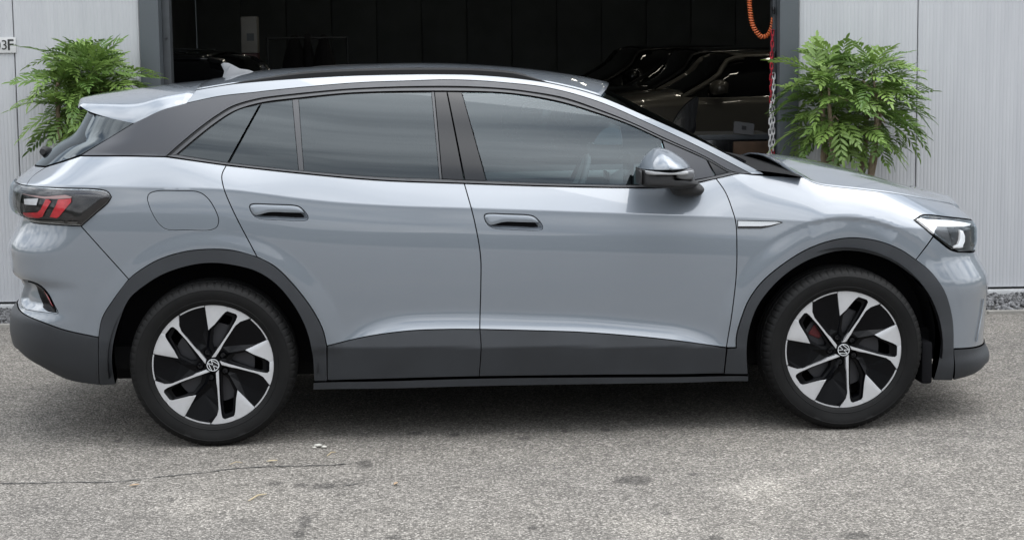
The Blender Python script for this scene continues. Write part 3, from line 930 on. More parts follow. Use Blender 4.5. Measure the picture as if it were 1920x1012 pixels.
# ---- roof rails: satin bars standing on the roof edge
rail_px_low = [(400, 164.5), (443, 158), (535, 150), (657, 143), (795, 140.3), (900, 142), (965, 147.5), (1043, 158.8)]
rail_px_top = [(402, 164), (443, 154.5), (535, 143), (657, 134.5), (795, 132.5), (900, 134), (965, 139), (1030, 152)]
lo = B(*np.array(crspline(seg(*rail_px_low), .02)).T)
n = len(lo)
hts = .004 + .025 * np.minimum(sstep(0, .30, np.linspace(0, 1, n)), 1 - sstep(.86, 1, np.linspace(0, 1, n)))
for sgn in (1, -1):
    V, F = [], []
    prof = [(.0, -.004), (.001, .75), (.006, 1.0), (.030, 1.05), (.036, .8), (.036, -.004)]
    for i, p in enumerate(lo):
        for (dy, hz) in prof:
            V.append((p[0], sgn * (p[1] - .002 + dy), p[2] + hz * hts[i] + (0 if hz > 0 else 0)))
    m = len(prof)
    for i in range(n - 1):
        for k in range(m - 1):
            f = (i * m + k, i * m + k + 1, (i + 1) * m + k + 1, (i + 1) * m + k)
            F.append(f if sgn < 0 else f[::-1])
    mesh_obj('roof_rail', V, F, M['rail'], car, smooth=True, auto=25)

# ---- aerial fin
M['aerial'] = simple('grey_aerial', (.095, .10, .108), rough=.4)
def fin_sec(u_list, y_half):
    pass
fin_base = [on_y(u, v, 0) for u, v in ((417, 151.5), (478, 141.5))]
fin_pts = [(417.5, 147), (421, 134), (414.5, 121), (419, 118), (427, 118.3), (434, 121), (449, 129), (466, 131.5), (475, 134.5), (478.5, 140.5), (478, 143), (417, 152.5)]
V, F = [], []
P0 = [on_y(u, v, 0) for u, v in fin_pts]
zb_ = min(p[2] for p in P0)
for yh in (-1, 1):
    for p in P0:
        hgt = (p[2] - zb_) / .085
        V.append((p[0], yh * (.030 * (1 - min(1, hgt)) ** 1.2 + .004), p[2]))
n = len(P0)
F = [tuple(range(n)), tuple(range(2 * n - 1, n - 1, -1))] + [(i, i + n, (i + 1) % n + n, (i + 1) % n) for i in range(n)]
bm = bmesh.new()
vs = [bm.verts.new(v) for v in V]
for f in F: bm.faces.new([vs[i] for i in f])
bmesh.ops.triangulate(bm, faces=[f for f in bm.faces if len(f.verts) > 4])
bmesh.ops.bevel(bm, geom=list(bm.edges), offset=.0015, segments=1, affect='EDGES')
bm_obj('aerial', bm, M['aerial'], car, auto=40)

# ---- windscreen
ws_e = au3[au3[:, 0] >= X_HDR - .01]
rows = []
for p in ws_e[::2]:
    f_ = (p[0] - X_HDR) / (ws_e[-1, 0] - X_HDR)
    row = []
    for t in np.linspace(0, 1, 20):
        k = 1 - (1 - t) ** 2.2
        row.append((p[0] + (.085 - .055 * f_) * k, p[1] * (1 - t), p[2] + (.006 + .018 * (1 - f_)) * k - .004))
    rows.append(row)
sym_grid('windshield', rows, M['glass'], car)
# black cowl and wipers at its foot
cow = rows[-1]
rr = []
for d, dz in ((-.02, .006), (.05, -.002), (.13, -.014), (.20, -.030)):
    rr.append([(p[0] + d, p[1] * (1 + .03 * (d > 0)), p[2] + dz) for p in cow])
sym_grid('cowl', rr, M['under'], car)
for (ya, yb) in ((-.44, .02), (.08, .55)):
    pth = []
    for t in np.linspace(0, 1, 14):
        y = ya + (yb - ya) * t
        k = 1 - (abs(y) / abs(cow[0][1])) ** 2.2
        pth.append((cow[0][0] + .03 * k - .01, y, cow[0][2] + .006 * k + .014))
    tube('wiper', pth, .007, M['gloss_black'], car, seg=6)

# ---- bonnet
hood_e = B(*np.array(crspline(seg(*L_HOOD), .02)).T)
HOOD_T = Curve1([(lambda q: (q[0], q[2]))(on_y(u, v, -.12)) for u, v in ((1370, 294), (1397, 294), (1423, 294.5), (1480, 298), (1547, 309.5), (1613, 326), (1680, 346), (1730, 361.5), (1775, 379), (1805, 394))], .05)
rows = []
nh = len(hood_e)
for i, p in enumerate(hood_e):
    f_ = i / (nh - 1)
    row = []
    for t in np.linspace(0, 1, 30):
        k = 1 - (1 - t) ** 2.4
        x = p[0] + (-.035 + .095 * f_) * k
        y = p[1] * (1 - t)
        zt_ = float(HOOD_T(x + .0))
        z = p[2] + (max(zt_, p[2] + .01) - p[2]) * (1 - (1 - t) ** (1.55 + 1.35 * min(1, f_ * 2.2)))
        # slight raised power lines
        z += .006 * (sstep(.42, .5, t) - 1) * (1 - t)
        row.append((x, y, z))
    rows.append(row)
last = rows[-1]
for d, dz in ((.02, -.006), (.035, -.022), (.038, -.045)):
    rows.append([(p[0] + d * (1 if t_ > 2 else .6), p[1] * (1 - .02), p[2] + dz) for t_, p in enumerate(last)])
sym_grid('hood', rows, M['paint'], car, thick=.008)

# ---- nose, head lamps, front bumper
S_HL = px2sz(1822, 430)[0] + .16
ZN = float(px2sz(1821, 412)[1])
hl_bot_z = float(px2sz(1826, 470)[1])
panel('nose_panel', [[px2sz(1822, 412), CENT_F(ZN + .01)], [CENT_F(ZN + .01), CENT_F(hl_bot_z)], [CENT_F(hl_bot_z), np.array([S_HL, hl_bot_z])], [np.array([S_HL, hl_bot_z]), np.array([S_HL, ZN - .004])], [np.array([S_HL, ZN - .004]), px2sz(1822, 412)]], M['paint'], (car,), join=True, gap=.001)
hl_poly = outline([seg(*L_HL_TOP), seg(*L_HL_LOW), [px2sz(1796, 472), px2sz(1826, 471), np.array([S_HL, hl_bot_z])], [np.array([S_HL, hl_bot_z]), np.array([S_HL, ZN - .006])], [np.array([S_HL, ZN - .006]), px2sz(1822, 413)]], .010)
def hl_bulge(s, z):
    d = np.min(np.linalg.norm(np.stack([s, z], -1)[:, None] - hl_poly[None], axis=2), axis=1)
    return .012 * sstep(0, .04, d)
def hl_deep(s, z):
    d = np.min(np.linalg.norm(np.stack([s, z], -1)[:, None] - hl_poly[None], axis=2), axis=1)
    return -.016 * sstep(0, .030, d)
M['lamp_grey'] = simple('lamp_housing_grey', (0.13, 0.133, 0.14), rough=0.3, metal=0.4)
M['lamp_dark'] = simple('lamp_housing_dark', (0.035, 0.036, 0.04), rough=0.3, metal=0.2)
head = panel('head_lamp', hl_poly, M['lens'], (car, car), gap=.004, grid=.012, relief=hl_bulge)
panel('lamp_rim', hl_poly, M['gloss_black'], head, gap=.0012, grid=.012, relief=lambda s, z: hl_deep(s, z) - .004, flange=.02)
def H(x, y): return (1700 + x / 7.231, 360 + y / 7.231)
def hl_bit(name, pts, mat, lift):
    P = outline([seg(pts[i], pts[(i + 1) % len(pts)]) for i in range(len(pts))], .006)
    panel(name, P, mat, head, gap=0, grid=.010, flange=.008, relief=lambda s, z: hl_deep(s, z) + lift)
hl_bit('daylight_strip', [H(125, 385), H(190, 365), H(520, 385), H(870, 430), H(860, 452), H(560, 452), H(420, 452), H(365, 555)], M['daylight'], .012)
hl_bit('lamp_reflector', [H(425, 460), H(560, 465), H(640, 735), H(600, 735), H(375, 572)], M['lamp_grey'], .006)
hl_bit('lamp_reflector', [H(575, 465), H(880, 470), H(900, 790), H(700, 800), H(650, 740)], M['lamp_dark'], .003)
hl_bit('projector', [H(730, 510), H(770, 530), H(797, 600), H(795, 670), H(760, 745), H(640, 745), H(640, 725), H(700, 710), H(730, 640), H(735, 570)], M['daylight'], .014)
panel('front_bumper', [seg((1750, 444), (1781, 468), (1796, 473)), [px2sz(1796, 473), px2sz(1826, 472), CENT_F(hl_bot_z - .003)], [CENT_F(hl_bot_z - .003), CENT_F(.34)], [CENT_F(.34), px2sz(1843, 644)], seg((1843, 644), (1828, 650), (1787, 653)), seg(*L_ARCH_F2[::-1]), seg((1717, 487), (1750, 444))],
      M['paint'], (car,), join=True, gap=.0022)
panel('front_valance', [seg((1787, 654), (1828, 651), (1843, 645)), [px2sz(1843, 645), CENT_F(.34)], [CENT_F(.34), CENT_F(.21)], [CENT_F(.21), px2sz(1846, 682)], seg((1846, 682), (1828, 698), (1787, 711)), seg((1787, 711), (1787, 654))], M['cladding'], (car,), join=True, gap=.002, off=.004, flange=.08)
# air curtain fin on the bumper corner
V_ = B(*np.array(crspline(seg((1842, 560), (1838, 590), (1832, 622), (1829, 640)), .01)).T)
tube('bumper_fin', [p + np.array([.004, -.004, 0]) for p in V_], .004, M['paint'], car, seg=6)

# rear wiper hub and arm on the tailgate glass
wp0 = on_y(84, 284, -.30)
tube('rear_wiper', [wp0 + np.array([.05, .10, -.02]), wp0 + np.array([.0, .0, 0]), wp0 + np.array([-.006, -.03, .0])], [.012, .026, .014], M['rubber'], car, seg=10)

# ---- black shell added to block light behind the panels, wheel housings, floor
def ring_arc(cx, r, a0, a1, n=30):
    return [np.array([cx + r * math.cos(a), HUBZ + r * math.sin(a)]) for a in np.linspace(a0, a1, n)]
xs_top = np.linspace(3.28, -.70, 60)
shell = np.vstack([[np.array([-.70, .42]), np.array([-.46, .34])], ring_arc(0, .455, math.pi + .02, -.1), [np.array([.47, .28]), np.array([2.30, .27])], ring_arc(WB, .455, math.pi + .1, .05), [np.array([3.24, .30]), np.array([3.28, .35])],
                   np.stack([xs_top, np.minimum(ZBELT(xs_top) - .035, 1.25)], -1)])
panel('inner_shell', outline([[shell[i], shell[(i + 1) % len(shell)]] for i in range(len(shell))], .03), M['void'], (car, car), off=-.022, gap=0, grid=.05, flange=.01)
for cx in (0, WB):
    for sgn in (1, -1):
        V, F = [], []
        arc = np.linspace(-.12, math.pi + .12, 40)
        for a in arc:
            for yy in (.885, .78, .60):
                V.append((cx + .452 * math.cos(a), -sgn * yy, HUBZ + .452 * math.sin(a)))
            V.append((cx, -sgn * .60, HUBZ))
        for i in range(len(arc) - 1):
            for k in range(3):
                f = (i * 4 + k, i * 4 + k + 1, (i + 1) * 4 + k + 1, (i + 1) * 4 + k)
                F.append(f if sgn > 0 else f[::-1])
        mesh_obj('wheel_housing', V, F, M['void'], car, smooth=True, auto=40)
box('floor_pan', (1.38, 0, .30), (3.85, 1.16, .10), M['under'], car)
box('floor_pan', (1.38, 0, .26), (1.75, 1.72, .05), M['under'], car)
for bx, ln in ((-.55, .35), (3.16, .35)):
    box('floor_pan', (bx, 0, .36), (ln, 1.35, .10), M['under'], car)

for sgn in (1, -1):
    box('wheel_liner', (3.150, -sgn * .76, .285), (.05, .24, .19), M['void'], car, bevel=.015)

# ---- cabin
def pillow(name, pts, y_in, y_out, mat, parent, rings=8, power=2.2, flat=0.0, centre=None):
    "rounded solid: XZ outline bulging from y_in towards y_out"
    P = np.asarray(pts, float); c = P.mean(0)
    if centre is not None: c = np.array([P[:, 0].min() + centre[0] * np.ptp(P[:, 0]), P[:, 1].min() + centre[1] * np.ptp(P[:, 1])])
    V, F = [], []
    n = len(P)
    for i in range(rings + 1):
        a = i / rings * math.pi / 2
        k = max(flat, math.cos(a) ** (2 / power)); y = y_in + (y_out - y_in) * math.sin(a) ** (2 / power)
        for p in P: V.append((c[0] + (p[0] - c[0]) * k, y, c[1] + (p[1] - c[1]) * k))
    for i in range(rings):
        for j in range(n):
            j2 = (j + 1) % n
            F.append((i * n + j, i * n + j2, (i + 1) * n + j2, (i + 1) * n + j))
    F.append(tuple(range(n))[::-1]); F.append(tuple(rings * n + j for j in range(n)))
    bm = bmesh.new()
    vs = [bm.verts.new(v) for v in V]
    for f in F:
        try: bm.faces.new([vs[i] for i in f])
        except ValueError: pass
    bmesh.ops.remove_doubles(bm, verts=bm.verts, dist=1e-5)
    bmesh.ops.triangulate(bm, faces=[f for f in bm.faces if len(f.verts) > 4])
    return bm_obj(name, bm, mat, parent, auto=50)

for ys in (-.36, .36):
    back = crspline([(1.02, .62), (.84, 1.02), (.80, 1.22), (.86, 1.26), (.94, 1.22), (1.04, .98), (1.16, .64), (1.02, .62)], .03)[:-1]
    st = pillow('seat', back, ys + .24 if ys > 0 else ys + .24, ys - .24, M['seat'], car, power=4)
    hd = crspline([(.80, 1.28), (.79, 1.40), (.84, 1.44), (.90, 1.40), (.90, 1.29), (.80, 1.28)], .02)[:-1]
    pillow('headrest', hd, ys + .13, ys - .13, M['seat'], st, power=4)
    cu = crspline([(1.05, .50), (1.05, .66), (1.30, .70), (1.55, .68), (1.58, .56), (1.05, .50)], .03)[:-1]
    pillow('seat_cushion', cu, ys + .25, ys - .25, M['seat'], st, power=4)
rb = crspline([(.20, .60), (.02, 1.05), (.0, 1.30), (.10, 1.30), (.20, 1.02), (.38, .62), (.20, .60)], .03)[:-1]
pillow('rear_bench', rb, .57, -.57, M['seat'], car, power=6)
ds = crspline([(1.95, .80), (1.90, .98), (2.0, 1.06), (2.4, 1.07), (2.5, 1.0), (2.28, .83), (1.95, .80)], .04)[:-1]
dash = pillow('dashboard', ds, .70, -.70, M['dash'], car, power=8)
box('dash_display', (1.93, -.0, 1.10), (.015, .30, .17), M['gloss_black'], car, bevel=.004)
box('dash_display', (1.78, -.36, 1.08), (.012, .14, .09), M['gloss_black'], car, bevel=.004)
wc_ = Vector((1.62, -.36, 1.02)); wax = Vector((-.92, 0, .38)).normalized(); wy = Vector((0, 1, 0)); wz = wax.cross(wy)
pth = [wc_ + (wy * math.cos(a) + wz * math.sin(a)) * .185 for a in np.linspace(0, 2 * math.pi, 40, endpoint=False)]
stw = tube('steering_wheel', pth, .016, M['dash'], car, seg=8, closed=True)
for a in (0, math.pi, -math.pi / 2):
    tube('steering_spoke', [wc_, wc_ + (wy * math.cos(a) + wz * math.sin(a)) * .18], .018, M['light_int'], stw, seg=6)
tube('steering_column', [wc_, wc_ - wax * .3], .04, M['dash'], stw, seg=10)
for sgn in (1, -1):
    box('door_card', (1.37, -sgn * .765, .80), (1.72, .03, .55), M['dash'], car, bevel=.01)
    box('cabin_ledge', (1.45, -sgn * .735, 1.03), (1.5, .06, .035), M['light_int'], car, bevel=.01)
box('cabin_floor', (1.2, 0, .42), (2.9, 1.14, .05), M['dash'], car)
V, F = [], []
for x in np.linspace(.1, 1.68, 16):
    for y in np.linspace(-.52, .52, 9):
        V.append((x, y, float(ROOF_T(x)) - .055 - .03 * (y / .52) ** 2))
for i in range(15):
    for k in range(8): F.append((i * 9 + k, i * 9 + k + 1, (i + 1) * 9 + k + 1, (i + 1) * 9 + k))
mesh_obj('headliner', V, F, M['light_int'], car, smooth=True)
box('inner_mirror', (1.78, 0, 1.40), (.03, .22, .06), M['gloss_black'], car, bevel=.01)

# ---- door mirrors
M['ind'] = simple('clear_indicator', (.30, .305, .31), rough=.25)
def ypts(L, y): return np.array([on_y(u, v, y)[[0, 2]] for u, v in L])
cap_px = [(1205, 318.5), (1209, 308), (1216, 297), (1228, 285.5), (1239, 280.3), (1250, 280.8), (1264, 285), (1280, 294), (1293, 304), (1301.5, 315.5), (1290, 318), (1260, 319.8), (1230, 319.5)]
low_px = [(1199, 316), (1204, 318), (1215, 321), (1262, 321.5), (1264, 332), (1268, 336), (1300, 336.5), (1312, 345), (1300, 352), (1285, 354.5), (1252, 353.5), (1222, 351.5), (1203, 349), (1199, 344)]
foot_px = [(1262, 350), (1268, 361), (1274, 370.5), (1300, 372), (1318, 371.5), (1327, 364), (1329, 358), (1318, 346), (1305, 338), (1285, 337)]
ind_px = [(1206, 320), (1262, 322), (1291, 319.5), (1291.5, 325), (1262, 326.5), (1230, 326.5), (1207.5, 325)]
ind2_px = [(1262, 322), (1299, 317.5), (1298.5, 334.5), (1268, 334.5), (1263, 330)]
for sgn in (1, -1):
    mir = empty('door_mirror', (0, 0, 0), parent=(door_f[0] if sgn > 0 else door_f[1]))
    def mp(name, px, y0, y1, mat, power=2.6, step=.008, centre=None):
        P = ypts(px, -abs(y1) if False else -.98)
        P = crspline(np.vstack([P, P[:1]]), step)[:-1]
        return pillow(name, P, -sgn * y0, -sgn * y1, mat, mir, power=power, rings=12, centre=centre)
    mp('mirror_cap', cap_px, .86, 1.05, M['paint'], 1.75, centre=(.50, .10))
    mp('mirror_housing', low_px, .865, 1.035, M['rubber'], 4.5)
    mp('mirror_foot', foot_px, .80, .955, M['rubber'], 3.5)
    mp('indicator', ind_px, .90, 1.046, M['ind'], 7)
    mp('indicator', ind2_px, .90, 1.036, M['lamp_grey'], 7)
    gl = ypts([(1199.5, 320), (1203, 317), (1203, 347), (1199.5, 344)], -.98)
    pillow('mirror_glass', gl - np.array([.003, 0]), -sgn * .87, -sgn * 1.02, M['rubber'], mir, power=8)

# ---- wheels
RIMR = 0.2626
def Wp(x, y): return ((x - 581) / 415 * RIMR, (508 - y) / 415 * RIMR)
def rot2(p, a): return (p[0] * math.cos(a) - p[1] * math.sin(a), p[0] * math.sin(a) + p[1] * math.cos(a))
def arc_pts(a0, a1, r, n=8): return [(r * RIMR * math.cos(rad(a)), r * RIMR * math.sin(rad(a))) for a in np.linspace(a0, a1, n)]
A0, A1, A2 = 95.9, 73.5, 50.0
wedge = arc_pts(A0, A1 + 1, .992) + [Wp(690, 141), Wp(672, 146), Wp(655, 165), Wp(600, 228), Wp(557, 268)]
blade = arc_pts(A1 + 1, A2, .992, 8) + [Wp(772, 213), Wp(738, 240), Wp(707, 288), Wp(655, 362), Wp(643, 390), Wp(600, 453), Wp(572, 457), Wp(627, 382), Wp(694, 288), Wp(745, 205), Wp(758, 178), Wp(750, 160), Wp(690, 141)]
slot = [Wp(688, 140), Wp(752, 160), Wp(758, 178), Wp(745, 205), Wp(694, 288), Wp(627, 382), Wp(580, 445), Wp(560, 445), Wp(545, 405), Wp(540, 380), Wp(557, 268), Wp(600, 228), Wp(655, 165), Wp(672, 146)]
hole = [Wp(672, 192), Wp(710, 200), Wp(700, 235), Wp(640, 330), Wp(590, 395), Wp(562, 385), Wp(566, 330), Wp(610, 265), Wp(655, 205)]

# tyre: shared mesh, tread blocks cut at the shoulders, flattened where it carries the car
def tyre_mesh():
    TR = .3625
    prof = [(.262, -.012), (.267, -.020), (.275, -.0225), (.280, -.024), (.2815, -.0255), (.2835, -.024), (.300, -.0285), (.318, -.0300), (.327, -.0290), (.3285, -.0302), (.331, -.0285), (.340, -.024), (.348, -.016), (.3535, -.006),
            (.3570, .004), (.3590, .016), (.3605, .030), (.3605, .0305), (.3545, .0310), (.3545, .039), (.3610, .0395), (.3622, .060), (.3622, .075), (.3550, .0755), (.3550, .085), (.3622, .0855), (.3622, .118), (.3550, .1185), (.3550, .128), (.3622, .1285),
            (.3610, .165), (.3590, .180), (.3540, .195), (.340, .212), (.318, .220), (.290, .216), (.262, .205), (.25, .10)]
    NS = 420
    V, F = [], []
    m = len(prof)
    for i in range(NS):
        a = 2 * math.pi * i / NS
        g = (i % 6) == 0
        for k, (r, y) in enumerate(prof):
            rr = r
            if g and (11 <= k <= 16 or 30 <= k <= 33): rr = r - .0040
            x, z = rr * math.cos(a), rr * math.sin(a)
            if z < -.30:
                lim = -HUBZ + .0005
                if z < lim: z = lim
                bul = max(0, -z - .27) / .088
                if y < .03: y = y - .010 * bul * math.exp(-(x / .12) ** 2) * (1 if r > .29 else .3)
            V.append((x, y, z))
    for i in range(NS):
        j = (i + 1) % NS
        for k in range(m - 1):
            F.append((i * m + k, i * m + k + 1, j * m + k + 1, j * m + k))
    me = bpy.data.meshes.new('tyre')
    me.from_pydata(V, [], F); me.materials.append(M['tyre'])
    me.polygons.foreach_set('use_smooth', [True] * len(me.polygons)); me.set_sharp_from_angle(angle=rad(42))
    bm = bmesh.new(); bm.from_mesh(me); bmesh.ops.recalc_face_normals(bm, faces=bm.faces); bm.to_mesh(me); bm.free()
    me.set_sharp_from_angle(angle=rad(42))
    return me
TYRE = tyre_mesh()

def facet_blade():
    "black blade between two bright spokes: folded sheet of facets"
    nx = lambda p: rot2(p, -rad(72))
    rim = arc_pts(A2, A0 - 72, .985, 9)
    b_edge = [Wp(772, 215), Wp(738, 242), Wp(709, 290), Wp(657, 364), Wp(645, 392), Wp(602, 455)]
    n_edge = [nx(Wp(557, 268)), nx(Wp(541, 380)), nx(Wp(548, 425))]
    fold = [Wp(930, 372), Wp(760, 382), Wp(690, 388)]
    return rim, b_edge, n_edge, fold
def build_wheel(hub_rot, cap_rot, caliper, parent, far=False):
    w = empty('wheel', (0, 0, 0), parent=parent)
    # barrel is the wheel's load-bearing mesh
    lathe('rim_barrel', [(.262, -.012), (.2655, -.010), (.2655, -.002), (.256, .004), (.245, .02), (.236, .06), (.236, .19), (.26, .205)], M['wheel_black'], w, seg=96)
    ty = bpy.data.objects.new('tyre', TYRE); link(ty, w)
    lathe('hub', [(.0, .010), (.060, .012), (.066, .022), (.07, .06), (.07, .12), (0, .12)], M['wheel_black'], w, seg=48)
    rim, b_edge, n_edge, fold = facet_blade()
    for k in range(5):
        a = -rad(72) * k + hub_rot
        R2 = lambda L: [rot2(p, a) for p in L]
        sp = plate('spoke', R2(blade), -.010, .012, M['machined'], w, bevel=.0012)
        plate('spoke_wedge', R2(wedge), -.010, .012, M['machined'], w, bevel=.0012)
        # slot frame: sloping dark walls down to an opening
        bm = bmesh.new()
        so = R2(slot); n = len(so)
        c = np.mean(np.array(so), 0)
        ring0 = [bm.verts.new((p[0], -.006, p[1])) for p in so]
        ring1 = [bm.verts.new((c[0] + (p[0] - c[0]) * .84, .008, c[1] + (p[1] - c[1]) * .95)) for p in so]
        ring2 = [bm.verts.new((c[0] + (p[0] - c[0]) * .66, .010, c[1] + (p[1] - c[1]) * .80)) for p in so]
        ring3 = [bm.verts.new((c[0] + (p[0] - c[0]) * .62, .040, c[1] + (p[1] - c[1]) * .78)) for p in so]
        for r0, r1 in ((ring0, ring1), (ring1, ring2), (ring2, ring3)):
            for i in range(n): bm.faces.new((r0[i], r0[(i + 1) % n], r1[(i + 1) % n], r1[i]))
        bm_obj('slot_frame', bm, M['wheel_black'], w, auto=25)
        # folded blade
        bm = bmesh.new()
        def vv(p, y): q = rot2(p, a); return bm.verts.new((q[0], y, q[1]))
        rv = [vv(p, -.006) for p in rim]
        bv = [vv(p, y) for p, y in zip(b_edge, (-.004, .002, .006, .010, .011, .012))]
        nv = [vv(p, y) for p, y in zip(n_edge, (-.006, .006, .012))]
        fv = [vv(p, y) for p, y in zip(fold, (-.002, .014, .016))]
        bm.faces.new([rv[0], rv[1], rv[2], bv[0]]); bm.faces.new([rv[2], rv[3], fv[1], bv[1], bv[0]])
        bm.faces.new([rv[3], rv[4], rv[5], rv[6], fv[0], fv[1]]); bm.faces.new([rv[6], rv[7], rv[8], fv[0]])
        bm.faces.new([bv[1], fv[1], fv[2], bv[2]]); bm.faces.new([bv[2], fv[2], bv[4], bv[3]])
        bm.faces.new([fv[0], rv[8], nv[0], fv[1]]); bm.faces.new([fv[1], nv[0], nv[1], fv[2]]); bm.faces.new([fv[2], nv[1], nv[2], bv[5], bv[4]])
        bmesh.ops.triangulate(bm, faces=[f for f in bm.faces if len(f.verts) > 3])
        bm_obj('blade', bm, M['wheel_black'], w)
        plate('rim_edge', [rot2(p, a) for p in arc_pts(A2 - .6, A0 - 72 + .6, .993, 10)] + [rot2(p, a) for p in arc_pts(A0 - 72 + .6, A2 - .6, .972, 10)], -.0105, .004, M['machined'], w)
        bp_ = rot2(Wp(545, 425), a)
        bo = lathe('wheel_bolt', [(.0, .006), (.0055, .006), (.0065, -.001), (.0100, -.001), (.0112, .002), (.0112, .02)], M['bolt'], w, seg=12)
        bo.location = (bp_[0], .004, bp_[1])
        so_ = lathe('bolt_seat', [(.0125, .012), (.0165, .004), (.019, .012)], M['wheel_black'], w, seg=20)
        so_.location = (bp_[0], .0, bp_[1])
    # centre cap with the maker's emblem
    cap = lathe('centre_cap', [(0, -.0135), (.024, -.013), (.0275, -.0115), (.0285, -.006), (.0285, .012)], M['gloss_black'], w, seg=48)
    em = empty('emblem', (0, 0, 0), parent=w) if False else None
    R_ = .0268
    bm = bmesh.new()
    for i in range(48):
        a0, a1 = 2 * math.pi * i / 48, 2 * math.pi * (i + 1) / 48
        q = [bm.verts.new((r * math.cos(t), -.0150, r * math.sin(t))) for r, t in ((R_, a0), (R_, a1), (R_ * .88, a1), (R_ * .88, a0))]
        bm.faces.new(q)
    def stroke(p, q, wd=.105):
        p = np.array(p); q = np.array(q); d = (q - p) / np.linalg.norm(q - p); nn = np.array([-d[1], d[0]]) * wd / 2
        bm.faces.new([bm.verts.new((R_ * t[0], -.0152, R_ * t[1])) for t in (p + nn, p - nn, q - nn, q + nn)])
    stroke((-.36, .86), (.0, .09)); stroke((.36, .86), (.0, .09))
    stroke((-.76, .52), (-.335, -.80)); stroke((.76, .52), (.335, -.80)); stroke((-.335, -.80), (.0, -.02)); stroke((.335, -.80), (.0, -.02))
    bmesh.ops.rotate(bm, verts=bm.verts, cent=(0, 0, 0), matrix=Matrix.Rotation(-cap_rot, 3, 'Y'))
    emb = bm_obj('emblem', bm, M['white_badge'], w)
    # brake
    lathe('brake_disc', [(.07, .055), (.175, .055), (.175, .085), (.07, .085)], M['steel'], w, seg=64, closed_prof=True)
    if caliper:
        P = arc_pts(124, 156, .60, 8) + arc_pts(156, 124, .40, 8)
        plate('brake_caliper', P, .045, .11, M['red_caliper'], w, bevel=.004)
    lathe('inner_cover', [(.0, .12), (.232, .12), (.234, .14)], M['void'], w, seg=48)
    return w
w1 = build_wheel(0.0, rad(222), False, car); w1.location = (0, -.885, HUBZ)
w2 = build_wheel(rad(.6), rad(69), True, car); w2.location = (WB, -.885, HUBZ)
w3 = build_wheel(.3, 0, False, car); w3.location = (0, .885, HUBZ); w3.rotation_euler = (0, 0, math.pi)
w4 = build_wheel(.9, 0, True, car); w4.location = (WB, .885, HUBZ); w4.rotation_euler = (0, 0, math.pi)

